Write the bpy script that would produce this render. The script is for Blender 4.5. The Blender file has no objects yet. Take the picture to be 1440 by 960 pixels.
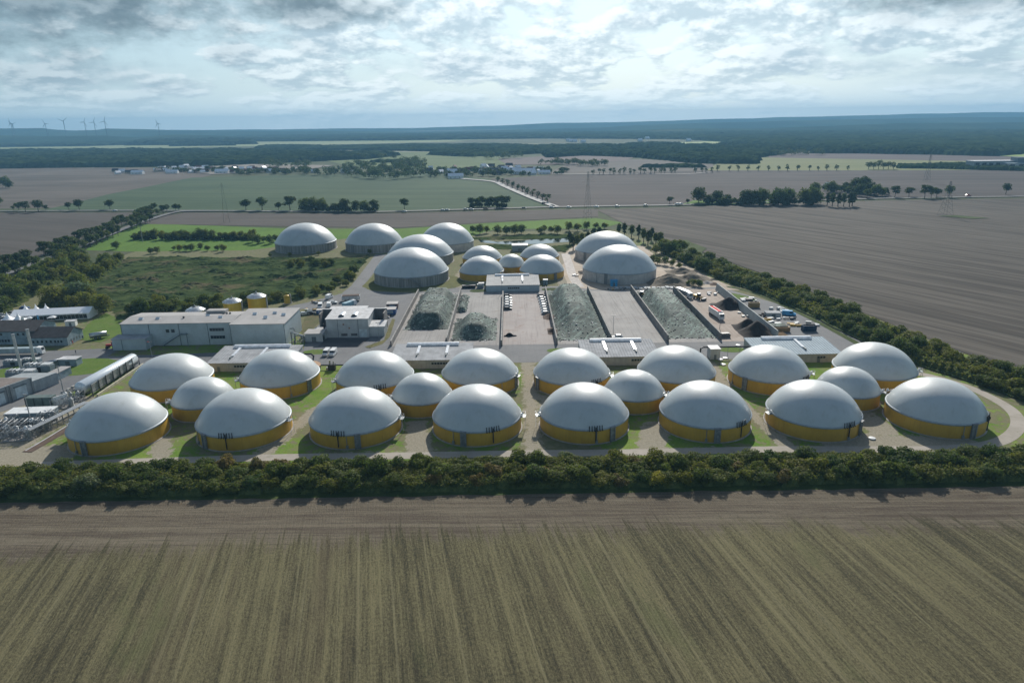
import bpy, bmesh, math, random
from mathutils import Vector, Matrix, noise
from mathutils.geometry import tessellate_polygon
R = math.radians
random.seed(7)
sc = bpy.context.scene
col = sc.collection

# ------------------------------------------------------------------ camera
H = 95.0
FPX, PITCH, ROLL = 968.3, R(17.743), R(0.862)
cam_d = bpy.data.cameras.new("camera")
cam = bpy.data.objects.new("camera", cam_d)
col.objects.link(cam)
cam.location = (0, 0, H)
cam.matrix_world = Matrix.Translation((0, 0, H)) @ Matrix.Rotation(R(90) - PITCH, 4, 'X') @ Matrix.Rotation(-ROLL, 4, 'Z')
cam_d.sensor_width = 36.0
cam_d.lens = FPX / 1440 * 36
cam_d.clip_start = 1.0
cam_d.clip_end = 90000
sc.camera = cam

# ------------------------------------------------------------------ light
SUN_EL, SUN_AZ = 31.0, 10.0            # azimuth measured from +Y towards +X
HAZE_D = 1.15e-4
world = bpy.data.worlds.new("World")
sc.world = world
world.use_nodes = True
sun_d = bpy.data.lights.new("sun", 'SUN')
sun = bpy.data.objects.new("sun", sun_d)
col.objects.link(sun)
sun_d.energy = 4.2
sun_d.angle = R(0.9)
sun_d.color = (1.0, 0.955, 0.88)
sv = Vector((math.sin(R(SUN_AZ)) * math.cos(R(SUN_EL)), math.cos(R(SUN_AZ)) * math.cos(R(SUN_EL)), math.sin(R(SUN_EL))))
sun.rotation_euler = sv.to_track_quat('Z', 'Y').to_euler()
sun.location = sv * 400

sc.view_settings.view_transform = 'Standard'
sc.view_settings.look = 'None'
sc.view_settings.gamma = 1.0
sc.view_settings.exposure = 0.32
sc.render.engine = 'CYCLES'
sc.cycles.use_denoising = True
sc.cycles.max_bounces = 6
sc.cycles.transparent_max_bounces = 12
sc.cycles.volume_bounces = 0
sc.cycles.diffuse_bounces = 3
sc.cycles.glossy_bounces = 2

def at(px, py, z=0.0):
    """pixel of the photograph -> point on the plane z"""
    a, b = px - 720, py - 480
    X = a * math.cos(ROLL) - b * math.sin(ROLL)
    Y = a * math.sin(ROLL) + b * math.cos(ROLL)
    dx, dy, dz = X / FPX, math.cos(PITCH) - Y / FPX * math.sin(PITCH), -math.sin(PITCH) - Y / FPX * math.cos(PITCH)
    t = (z - H) / dz
    return (dx * t, dy * t)

def at_dist(px, py, D):
    """pixel -> point at forward distance D: (x, y, z)"""
    a, b = px - 720, py - 480
    X = a * math.cos(ROLL) - b * math.sin(ROLL)
    Y = a * math.sin(ROLL) + b * math.cos(ROLL)
    dx, dy, dz = X / FPX, math.cos(PITCH) - Y / FPX * math.sin(PITCH), -math.sin(PITCH) - Y / FPX * math.cos(PITCH)
    t = D / dy
    return (dx * t, D, H + dz * t)

# ------------------------------------------------------------------ node helpers
class NT:
    def __init__(s, tree): s.t = tree; s.n = tree.nodes; s.l = tree.links
    def node(s, typ, **kw):
        n = s.n.new(typ)
        for k, v in kw.items(): setattr(n, k, v)
        return n
    def put(s, sock, v):
        if isinstance(v, bpy.types.NodeSocket): s.l.new(v, sock)
        elif v is not None: sock.default_value = v
    def math(s, op, a, b=None, c=None, clamp=False):
        n = s.node('ShaderNodeMath', operation=op, use_clamp=clamp)
        s.put(n.inputs[0], a)
        if b is not None: s.put(n.inputs[1], b)
        if c is not None: s.put(n.inputs[2], c)
        return n.outputs[0]
    def vmul(s, v, sc_):
        n = s.node('ShaderNodeVectorMath', operation='MULTIPLY'); s.put(n.inputs[0], v); s.put(n.inputs[1], sc_); return n.outputs[0]
    def mix(s, f, a, b, blend='MIX'):
        n = s.node('ShaderNodeMix', data_type='RGBA', blend_type=blend)
        s.put(n.inputs[0], f); s.put(n.inputs[6], rgba(a)); s.put(n.inputs[7], rgba(b)); return n.outputs[2]
    def noise(s, v, scale, detail=4, rough=.55, dist=0.0, w=None):
        n = s.node('ShaderNodeTexNoise'); s.put(n.inputs['Vector'], v)
        n.inputs['Scale'].default_value = scale; n.inputs['Detail'].default_value = detail
        n.inputs['Roughness'].default_value = rough; n.inputs['Distortion'].default_value = dist
        return n.outputs[0]
    def vor(s, v, scale, feature='F1', out='Distance'):
        n = s.node('ShaderNodeTexVoronoi', feature=feature); s.put(n.inputs['Vector'], v)
        n.inputs['Scale'].default_value = scale; return n.outputs[out]
    def ramp(s, f, lo, hi):
        n = s.node('ShaderNodeMapRange'); n.interpolation_type = 'SMOOTHSTEP'
        s.put(n.inputs[0], f); n.inputs[1].default_value = lo; n.inputs[2].default_value = hi
        return n.outputs[0]
    def rot(s, v, ang):
        n = s.node('ShaderNodeVectorRotate', rotation_type='Z_AXIS'); s.put(n.inputs['Vector'], v)
        n.inputs['Angle'].default_value = ang; return n.outputs[0]
    def pos(s): return s.node('ShaderNodeNewGeometry').outputs['Position']
    def obj(s): return s.node('ShaderNodeTexCoord').outputs['Object']

def rgba(c):
    if isinstance(c, (tuple, list)) and len(c) == 3: return (*c, 1.0)
    return c

def new_mat(name):
    m = bpy.data.materials.new(name); m.use_nodes = True
    nt = NT(m.node_tree)
    b = m.node_tree.nodes['Principled BSDF']
    return m, nt, b

def bump(nt, b, h, strength=.4, dist=.1):
    n = nt.node('ShaderNodeBump'); n.inputs['Strength'].default_value = strength; n.inputs['Distance'].default_value = dist
    nt.put(n.inputs['Height'], h); nt.l.new(n.outputs[0], b.inputs['Normal'])

_mc = {}
def M(name, c, rough=.6, metal=0.0, var=.25, scale=.6, spec=.4, streak=0.0, coat=0.0):
    """plain painted / metal / concrete surface with dirt variation, optional vertical streaks"""
    if name in _mc: return _mc[name]
    m, nt, b = new_mat(name)
    p = nt.pos()
    n1 = nt.noise(p, scale, 5, .6)
    f = nt.ramp(n1, .3, .72)
    dark = tuple(x * (1 - var) for x in c); lite = tuple(min(1, x * (1 + var * .5)) for x in c)
    cc = nt.mix(f, dark, lite)
    if streak:
        ps = nt.vmul(p, (1.1, 1.1, .06))
        s = nt.ramp(nt.noise(ps, 1.6, 4, .65), .42, .7)
        cc = nt.mix(nt.math('MULTIPLY', s, streak), cc, tuple(x * .45 for x in c))
    nt.l.new(cc, b.inputs['Base Color'])
    b.inputs['Roughness'].default_value = rough
    b.inputs['Metallic'].default_value = metal
    b.inputs['Specular IOR Level'].default_value = spec
    if coat: b.inputs['Coat Weight'].default_value = coat; b.inputs['Coat Roughness'].default_value = .15
    _mc[name] = m
    return m

# ------------------------------------------------------------------ mesh helpers
class MB:
    def __init__(s): s.v = []; s.f = []
    def add(s, vs, fs):
        o = len(s.v); s.v += [tuple(v) for v in vs]; s.f += [tuple(i + o for i in f) for f in fs]; return s
    def box(s, x0, x1, y0, y1, z0, z1):
        vs = [(x0,y0,z0),(x1,y0,z0),(x1,y1,z0),(x0,y1,z0),(x0,y0,z1),(x1,y0,z1),(x1,y1,z1),(x0,y1,z1)]
        return s.add(vs, [(0,3,2,1),(4,5,6,7),(0,1,5,4),(1,2,6,5),(2,3,7,6),(3,0,4,7)])
    def obox(s, c, sz, rz=0, rx=0, ry=0):
        m = Matrix.Translation(c) @ Matrix.Rotation(rz, 4, 'Z') @ Matrix.Rotation(ry, 4, 'Y') @ Matrix.Rotation(rx, 4, 'X')
        a, b_, c_ = sz[0]/2, sz[1]/2, sz[2]/2
        vs = [m @ Vector(p) for p in ((-a,-b_,-c_),(a,-b_,-c_),(a,b_,-c_),(-a,b_,-c_),(-a,-b_,c_),(a,-b_,c_),(a,b_,c_),(-a,b_,c_))]
        return s.add(vs, [(0,3,2,1),(4,5,6,7),(0,1,5,4),(1,2,6,5),(2,3,7,6),(3,0,4,7)])
    def prism(s, poly, z0, z1):
        n = len(poly)
        if sum(poly[i][0]*poly[(i+1)%n][1]-poly[(i+1)%n][0]*poly[i][1] for i in range(n)) < 0: poly = poly[::-1]
        s.add([(x,y,z0) for x,y in poly] + [(x,y,z1) for x,y in poly],
              [tuple(range(n, 2*n)), tuple(range(n-1,-1,-1))] + [(i,(i+1)%n,n+(i+1)%n,n+i) for i in range(n)]); return s
    def extr(s, prof, x0, x1):      # profile in (y,z), extruded along x
        n = len(prof)
        s.add([(x0,y,z) for y,z in prof] + [(x1,y,z) for y,z in prof],
              [tuple(range(n-1,-1,-1)), tuple(range(n,2*n))] + [(i,(i+1)%n,n+(i+1)%n,n+i) for i in range(n)]); return s
    def extry(s, prof, y0, y1):     # profile in (x,z), extruded along y
        n = len(prof)
        s.add([(x,y0,z) for x,z in prof] + [(x,y1,z) for x,z in prof],
              [tuple(range(n)), tuple(range(2*n-1,n-1,-1))] + [((i+1)%n,i,n+i,n+(i+1)%n) for i in range(n)]); return s
    def tube(s, p0, p1, r, n=6, r1=None):
        p0, p1 = Vector(p0), Vector(p1); r1 = r if r1 is None else r1
        d = (p1 - p0); 
        if d.length < 1e-6: return s
        d.normalize(); a = d.orthogonal().normalized(); b = d.cross(a)
        vs = []
        for p, rr in ((p0, r), (p1, r1)):
            for i in range(n):
                t = 2*math.pi*i/n; vs.append(p + (a*math.cos(t) + b*math.sin(t))*rr)
        return s.add(vs, [(i,(i+1)%n,n+(i+1)%n,n+i) for i in range(n)] + [tuple(range(n-1,-1,-1)), tuple(range(n,2*n))])
    def path(s, pts, r, n=6):
        for a, b in zip(pts, pts[1:]): s.tube(a, b, r, n)
        return s
    def lathe(s, prof, n=48, c=(0,0,0), cap=False):   # prof: (r,z)
        vs = []; fs = []
        k = len(prof)
        for j in range(k):
            r, z = prof[j]
            for i in range(n):
                t = 2*math.pi*i/n; vs.append((c[0]+r*math.cos(t), c[1]+r*math.sin(t), c[2]+z))
        for j in range(k-1):
            for i in range(n):
                fs.append((j*n+i, j*n+(i+1)%n, (j+1)*n+(i+1)%n, (j+1)*n+i))
        if cap: fs.append(tuple((k-1)*n+i for i in range(n)))
        return s.add(vs, fs)
    def build(s, name, mat, parent=None, smooth=False, world=None):
        me = bpy.data.meshes.new(name)
        vs = s.v
        if world is not None:
            inv = world.matrix_basis.inverted(); vs = [inv @ Vector(v) for v in vs]
        me.from_pydata(vs, [], s.f); me.update()
        if smooth:
            me.polygons.foreach_set('use_smooth', [True]*len(me.polygons))
        me.materials.append(mat)
        o = bpy.data.objects.new(name, me); col.objects.link(o)
        if parent is not None: o.parent = parent
        return o

def tag(o, label, cat, group=None):
    o['label'] = label; o['category'] = cat
    if group: o['group'] = group
    return o
def thing(name, label, cat, x, y, z=0, rz=0, group=None):
    o = bpy.data.objects.new(name, None); col.objects.link(o)
    o.empty_display_size = .5
    o.matrix_basis = Matrix.Translation((x, y, z)) @ Matrix.Rotation(rz, 4, 'Z')
    return tag(o, label, cat, group)
def struct(o): o['kind'] = 'structure'; return o
def stuff(o, label=None, cat=None):
    o['kind'] = 'stuff'
    if label: o['label'] = label
    if cat: o['category'] = cat
    return o
def kids(o): return [c for c in bpy.data.objects if c.parent == o]
_kids = {}
def dup(root, x, y, z=0, rz=0, scale=1.0, label=None, group=None):
    if root.name not in _kids:
        ks = kids(root); _kids[root.name] = [(k, kids(k)) for k in ks]
    r = root.copy(); col.objects.link(r)
    s3 = scale if isinstance(scale, tuple) else (scale,)*3
    r.location = (x, y, z); r.rotation_euler = (0, 0, rz); r.scale = s3
    if label: r['label'] = label
    if group: r['group'] = group
    for k, sub in _kids[root.name]:
        c = k.copy(); col.objects.link(c); c.parent = r
        for g in sub:
            d = g.copy(); col.objects.link(d); d.parent = c
    return r
class Proto:
    """first placement moves the original, later ones copy it"""
    def __init__(s, root): s.root = root; s.used = False
    def place(s, x, y, z=0, rz=0, scale=1.0, label=None, group=None):
        if not s.used:
            s.used = True; r = s.root
            s3 = scale if isinstance(scale, tuple) else (scale,)*3
            r.location = (x, y, z); r.rotation_euler = (0, 0, rz); r.scale = s3
            if label: r['label'] = label
            if group: r['group'] = group
            return r
        return dup(s.root, x, y, z, rz, scale, label, group)

def ipoly(x, y, poly):
    c = False; n = len(poly); j = n-1
    for i in range(n):
        xi, yi = poly[i]; xj, yj = poly[j]
        if (yi > y) != (yj > y) and x < (xj-xi)*(y-yi)/(yj-yi)+xi: c = not c
        j = i
    return c
def wob(poly, step, amp, seed=0):
    """subdivide a world polygon and roughen its edge"""
    out = []; n = len(poly)
    for i in range(n):
        a, b = Vector(poly[i]), Vector(poly[(i+1)%n]); L = (b-a).length; k = max(1, int(L/step)); k = min(k, 60)
        nrm = Vector((-(b-a).y, (b-a).x)).normalized()
        for j in range(k):
            p = a.lerp(b, j/k)
            w = noise.noise(Vector((p.x/step/1.7+seed, p.y/step/1.7, seed*3.1)))*amp
            out.append(tuple(p + nrm*w))
    return out
def sheet(name, poly, mat, z, px=True, step=None, amp=0.0, kind='structure', seed=0):
    if px: poly = [at(*p) for p in poly]
    if step: poly = wob(poly, step, amp, seed)
    tris = tessellate_polygon([[Vector((x, y, 0)) for x, y in poly]])
    fs = []
    for t in tris:
        a, b, c = [poly[i] for i in t]
        if (b[0]-a[0])*(c[1]-a[1])-(c[0]-a[0])*(b[1]-a[1]) < 0: t = (t[0], t[2], t[1])
        fs.append(tuple(t))
    mb = MB(); mb.v = [(x, y, z) for x, y in poly]; mb.f = fs
    o = mb.build(name, mat); o['kind'] = kind
    return o
def ribbon(name, pts, w, mat, z, px=True, w1=None):
    if px: pts = [at(*p) for p in pts]
    # smooth
    P = [Vector(p) for p in pts]
    Q = []
    for i in range(len(P)-1):
        p0 = P[max(0,i-1)]; p1 = P[i]; p2 = P[i+1]; p3 = P[min(len(P)-1,i+2)]
        for k in range(8):
            t = k/8
            Q.append(.5*((2*p1)+(p2-p0)*t+(2*p0-5*p1+4*p2-p3)*t*t+(3*p1-p0-3*p2+p3)*t**3))
    Q.append(P[-1])
    mb = MB(); n = len(Q)
    for i, q in enumerate(Q):
        d = (Q[min(n-1,i+1)]-Q[max(0,i-1)]).normalized(); nr = Vector((-d.y, d.x))
        ww = w if w1 is None else w+(w1-w)*i/(n-1)
        mb.v += [(q.x+nr.x*ww/2, q.y+nr.y*ww/2, z), (q.x-nr.x*ww/2, q.y-nr.y*ww/2, z)]
    mb.f = [(2*i+1, 2*i+3, 2*i+2, 2*i) for i in range(n-1)]
    o = mb.build(name, mat); o['kind'] = 'structure'
    return o, Q

# ------------------------------------------------------------------ sky with clouds
def build_world():
    nt = NT(world.node_tree); nt.n.clear()
    out = nt.node('ShaderNodeOutputWorld'); bg = nt.node('ShaderNodeBackground')
    sky = nt.node('ShaderNodeTexSky'); sky.sky_type = 'NISHITA'; sky.sun_disc = False
    sky.sun_elevation = R(SUN_EL); sky.sun_rotation = R(SUN_AZ); sky.altitude = 100
    sky.air_density = 1.0; sky.dust_density = 1.5
    bg.inputs['Strength'].default_value = 0.09
    d = nt.node('ShaderNodeTexCoord').outputs['Generated']
    sep = nt.node('ShaderNodeSeparateXYZ'); nt.l.new(d, sep.inputs[0])
    x, y, z = sep.outputs
    zz = nt.math('MAXIMUM', z, 0.0)
    den = nt.math('ADD', zz, 0.10)
    cmb = nt.node('ShaderNodeCombineXYZ')
    nt.put(cmb.inputs[0], nt.math('DIVIDE', x, den)); nt.put(cmb.inputs[1], nt.math('DIVIDE', y, den)); cmb.inputs[2].default_value = 4.3
    P = cmb.outputs[0]
    # azimuth / elevation coordinates (degrees-like) for the cloud masses of the picture
    az = nt.math('ARCTAN2', x, y)
    el = nt.math('ARCSINE', z)
    cae = nt.node('ShaderNodeCombineXYZ'); nt.put(cae.inputs[0], nt.math('MULTIPLY', az, 1.0)); nt.put(cae.inputs[1], nt.math('MULTIPLY', el, 2.1)); AE = cae.outputs[0]
    lv = nt.math('MULTIPLY', nt.math('LOGARITHM', nt.math('ADD', nt.math('MAXIMUM', el, 0.0), .055), 2.718), 2.3)
    cq = nt.node('ShaderNodeCombineXYZ'); nt.put(cq.inputs[0], nt.math('MULTIPLY', az, 7.0)); nt.put(cq.inputs[1], lv); Q = cq.outputs[0]
    def shifted(dx, dy):
        n = nt.node('ShaderNodeVectorMath', operation='ADD'); nt.put(n.inputs[0], Q); n.inputs[1].default_value = (dx+7.3, dy+2.1, 0); return n.outputs[0]
    def dens(v): return nt.math('ADD', nt.math('MULTIPLY', nt.noise(v, 1.0, 9, .54, .1), .64), nt.math('MULTIPLY', nt.noise(v, 2.9, 8, .6, .1), .36))
    D0 = dens(shifted(0, 0)); D1 = dens(shifted(-.04, .12))
    warp = nt.noise(AE, 9, 7, .62); warp2 = nt.noise(AE, 24, 7, .66)
    wv = nt.math('ADD', nt.math('MULTIPLY', nt.math('SUBTRACT', warp, .5), 2.0), nt.math('MULTIPLY', nt.math('SUBTRACT', warp2, .5), 1.3))
    def blob(px, py, rx, ry):
        p = at_dist(px, py, 1000.0); v = Vector((p[0], p[1], p[2]-H)).normalized()
        a0 = math.atan2(v.x, v.y); e0 = math.asin(v.z)
        sx, sy = rx/968.0, ry/968.0
        dx = nt.math('MULTIPLY', nt.math('SUBTRACT', az, a0), 1/sx); dy = nt.math('MULTIPLY', nt.math('SUBTRACT', el, e0), 1/sy)
        r = nt.math('ADD', nt.math('MULTIPLY', dx, dx), nt.math('MULTIPLY', dy, dy))
        return nt.math('SUBTRACT', 1.0, nt.math('SQRT', r))
    def group(lst, lo, hi, k=1.0):
        acc = None
        for b in lst:
            v = blob(*b); acc = v if acc is None else nt.math('MAXIMUM', acc, v)
        return nt.ramp(nt.math('ADD', acc, nt.math('MULTIPLY', wv, k)), lo, hi)
    dark = group([(60,-12,250,62),(430,8,110,28),(1330,-8,120,26)], -.3, .8, .75)
    mid = group([(80,100,140,22),(330,75,50,18),(440,52,50,20),(650,92,120,22),(230,122,50,12),(1105,80,62,24),(1215,65,40,18),
                 (1330,20,130,22),(1230,95,110,14),(1380,105,110,24),(900,30,36,14)], -.15, .7, .8)
    bright = group([(560,70,110,60),(760,55,200,80),(1010,55,150,60)], -.9, .9, .5)
    cloud = nt.ramp(nt.math('ADD', D0, nt.math('MULTIPLY', bright, .05)), .468, .538)
    lit = nt.ramp(nt.math('SUBTRACT', D0, D1), -.055, .065)
    gen = nt.noise(P, 1.15, 6, .6, .3)
    cover = nt.math('MULTIPLY', nt.ramp(gen, .44, .6), nt.ramp(z, .2, .34))       # overhead clouds of the unseen part
    sd = nt.node('ShaderNodeVectorMath', operation='DOT_PRODUCT'); nt.l.new(d, sd.inputs[0]); sd.inputs[1].default_value = tuple(sv)
    glow = nt.ramp(sd.outputs['Value'], .45, 1.0)
    blue = sky.outputs[0]
    lowf = nt.math('SUBTRACT', 1.0, nt.ramp(z, .2, .45))
    haze_c = nt.mix(glow, (3.2, 5.0, 6.0), (6.0, 8.3, 9.5))
    c = nt.mix(nt.math('MULTIPLY', lowf, .78), blue, haze_c)
    whiteC = nt.mix(glow, (4.8, 5.9, 6.4), (10.5, 11.2, 11.4))
    greyC = nt.mix(glow, (2.2, 3.1, 3.7), (4.6, 6.0, 7.0))
    cc = nt.mix(lit, greyC, whiteC)
    c = nt.mix(nt.math('MULTIPLY', nt.math('MULTIPLY', cloud, lowf), .72), c, cc)
    c = nt.mix(nt.math('MULTIPLY', mid, .55), c, nt.mix(nt.math('MULTIPLY', lit, .55), greyC, whiteC))
    c = nt.mix(nt.math('MULTIPLY', dark, .8), c, nt.mix(nt.math('MULTIPLY', lit, .5), (1.0, 1.6, 2.0), greyC))
    c = nt.mix(nt.math('MULTIPLY', cover, .75), c, nt.mix(glow, (1.3, 1.7, 2.0), (5.0, 5.8, 6.3)))
    # the hazy band just over the horizon
    hb = nt.math('SUBTRACT', 1.0, nt.ramp(z, 0.0, .06))
    c = nt.mix(nt.math('MULTIPLY', hb, .7), c, nt.mix(glow, (4.6, 6.2, 7.0), (9.0, 10.6, 11.2)))
    nt.l.new(c, bg.inputs['Color']); nt.l.new(bg.outputs[0], out.inputs[0])
build_world()

# ================================================================== SETTING
# ---- ground materials
def mat_field(name, c1, c2, ang, row=3.0, contrast=.5, clod=.25, patch=.012, rows_amp=.5, far=False, green=None, hard=.22):
    """ploughed / stubble field: rows run along direction ang (radians from +Y towards -X)"""
    m, nt, b = new_mat(name)
    p = nt.rot(nt.pos(), -ang)
    ps = nt.vmul(p, (1.0, .018, 1.0))
    r1 = nt.noise(ps, 1.0/row, 5, .7)
    r2 = nt.noise(nt.vmul(p, (1.0, .05, 1.0)), 2.6/row, 3, .6)
    f = nt.math('ADD', nt.math('MULTIPLY', r1, rows_amp), nt.math('MULTIPLY', r2, rows_amp*.45))
    pt = nt.noise(nt.pos(), patch, 4, .55)
    f = nt.math('ADD', f, nt.math('MULTIPLY', pt, contrast))
    if not far:
        cl = nt.noise(nt.vmul(p, (1, .55, 1)), 1.7, 6, .8)
        f = nt.math('ADD', f, nt.math('MULTIPLY', nt.math('SUBTRACT', cl, .5), clod))
    tot = rows_amp*1.45/2 + contrast/2
    f = nt.ramp(f, tot-hard, tot+hard)
    c = nt.mix(f, c1, c2)
    if not far:
        tl = nt.ramp(nt.noise(nt.vmul(p, (1.0, .006, 1.0)), 1.25/row, 2, .5), .60, .66)
        c = nt.mix(nt.math('MULTIPLY', tl, .38), c, tuple(x*1.35 for x in c2))
        cl2 = nt.ramp(nt.noise(nt.vmul(p, (1, .6, 1)), 2.3, 5, .85), .34, .62)
        c = nt.mix(nt.math('MULTIPLY', nt.math('SUBTRACT', 1.0, cl2), .55), c, tuple(x*.6 for x in c1))
    if green:
        g = nt.ramp(nt.noise(nt.vmul(p, (1, .25, 1)), .05, 5, .6), .52, .72)
        c = nt.mix(nt.math('MULTIPLY', g, .55), c, green)
    nt.l.new(c, b.inputs['Base Color'])
    b.inputs['Roughness'].default_value = .95; b.inputs['Specular IOR Level'].default_value = .1
    if not far: bump(nt, b, nt.noise(nt.vmul(p, (1,.5,1)), 2.6, 5, .8), .8, .25)
    return m

def mat_grass(name, c1, c2, c3=None, scale=.08, fine=1.2, amt=.5):
    m, nt, b = new_mat(name)
    p = nt.pos()
    f = nt.ramp(nt.noise(p, scale, 6, .65), .3, .7)
    c = nt.mix(f, c1, c2)
    if c3: c = nt.mix(nt.math('MULTIPLY', nt.ramp(nt.noise(p, scale*2.3, 5, .7, .4), .5, .68), amt), c, c3)
    g = nt.noise(p, fine, 4, .75)
    c = nt.mix(nt.math('MULTIPLY', nt.ramp(g, .35, .7), .45), c, tuple(x*.55 for x in c1))
    nt.l.new(c, b.inputs['Base Color']); b.inputs['Roughness'].default_value = .95; b.inputs['Specular IOR Level'].default_value = .1
    bump(nt, b, g, .5, .2)
    return m

def mat_ground_mix():
    """grass / bare dirt blended by the painted ground-cover weight of the site"""
    m, nt, b = new_mat("site_turf_and_dirt")
    p = nt.pos()
    at_ = nt.node('ShaderNodeAttribute'); at_.attribute_name = 'cover'
    sepc = nt.node('ShaderNodeSeparateColor'); nt.l.new(at_.outputs['Color'], sepc.inputs[0])
    g, s = sepc.outputs[0], sepc.outputs[1]
    n = nt.noise(p, .35, 6, .7); n2 = nt.noise(p, 1.6, 5, .75); n3 = nt.noise(p, .06, 4, .6)
    grass = nt.mix(nt.ramp(n3, .35, .65), (.115, .22, .02), (.20, .27, .05))
    grass = nt.mix(nt.math('MULTIPLY', nt.ramp(n2, .4, .7), .5), grass, (.05, .085, .02))
    dry = nt.mix(nt.ramp(n, .35, .65), (.19, .175, .10), (.125, .135, .06))
    dirt = nt.mix(nt.ramp(n2, .3, .7), (.34, .31, .24), (.23, .205, .15))
    grass = nt.mix(nt.math('MULTIPLY', nt.ramp(nt.noise(p, .16, 6, .75), .48, .62), .55), grass, (.20, .19, .09))
    gg = nt.ramp(nt.math('ADD', g, nt.math('MULTIPLY', nt.math('SUBTRACT', n, .5), 1.9)), .42, .62)
    c = nt.mix(gg, dry, grass)
    ss = nt.ramp(nt.math('ADD', s, nt.math('MULTIPLY', nt.math('SUBTRACT', n, .5), 2.2)), .5, .68)
    c = nt.mix(ss, c, dirt)
    nt.l.new(c, b.inputs['Base Color']); b.inputs['Roughness'].default_value = .95; b.inputs['Specular IOR Level'].default_value = .1
    bump(nt, b, n2, .5, .15)
    return m

def mat_paved(name, c1, c2, scale=.12, stain=(.1,.09,.08), amt=.5, ang=0.0, tracks=0.0, rough=.85, joints=0.0):
    m, nt, b = new_mat(name)
    p = nt.pos()
    c = nt.mix(nt.ramp(nt.noise(p, scale, 6, .65), .3, .7), c1, c2)
    c = nt.mix(nt.math('MULTIPLY', nt.ramp(nt.noise(p, scale*2.7, 6, .7, .5), .52, .74), amt), c, stain)
    if tracks:
        pr = nt.vmul(nt.rot(p, -ang), (1, .03, 1))
        c = nt.mix(nt.math('MULTIPLY', nt.ramp(nt.noise(pr, .9, 5, .7), .48, .7), tracks), c, tuple(x*.6 for x in c1))
    if joints:
        br = nt.node('ShaderNodeTexBrick'); nt.put(br.inputs['Vector'], nt.rot(p, ang)); br.inputs['Scale'].default_value = .2
        br.inputs['Mortar Size'].default_value = .012; br.offset = 0
        c = nt.mix(nt.math('MULTIPLY', br.outputs['Fac'], joints), c, (.07, .07, .07))
    sp = nt.noise(p, 3.5, 3, .8)
    c = nt.mix(nt.math('MULTIPLY', nt.ramp(sp, .55, .8), .3), c, tuple(x*1.5 for x in c2))
    nt.l.new(c, b.inputs['Base Color']); b.inputs['Roughness'].default_value = rough; b.inputs['Specular IOR Level'].default_value = .25
    return m

m_land = mat_grass('open_land', (.05,.075,.03), (.10,.11,.055), (.15,.13,.09), .0025, .05)
m_asph = mat_paved('asphalt', (.135,.14,.145), (.175,.175,.175), .07, (.085,.085,.09), .5, 0, .25)
m_conc = mat_paved('bay_concrete', (.27,.258,.245), (.345,.33,.31), .06, (.20,.155,.125), .7, 0, .6, joints=.3)
m_concd = mat_paved('dirty_concrete', (.30,.24,.19), (.37,.31,.26), .05, (.17,.115,.08), .8, 0, .6)
m_sand = mat_paved('sandy_dirt', (.34,.27,.20), (.42,.35,.27), .07, (.15,.13,.09), .65, 0, .2)
m_track = mat_paved('gravel_track', (.30,.27,.22), (.38,.34,.29), .12, (.17,.17,.10), .45)
m_road = mat_paved('country_road', (.12,.12,.12), (.16,.16,.16), .05, (.1,.1,.1), .2)
m_meadow = mat_grass('meadow', (.085,.17,.02), (.12,.21,.03), (.07,.12,.03), .012, .4, .4)
m_verge = mat_grass('verge_grass', (.045,.07,.02), (.08,.105,.03), None, .09, 1.5)

# ---- the ground
mb = MB(); S = 14000; N = 24
for j in range(N+1):
    for i in range(N+1): mb.v.append((-9900+19800*i/N, -2500+12200*j/N, 0))
mb.f = [(j*(N+1)+i, j*(N+1)+i+1, (j+1)*(N+1)+i+1, (j+1)*(N+1)+i) for j in range(N) for i in range(N)]
struct(mb.build('ground', m_land))

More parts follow.
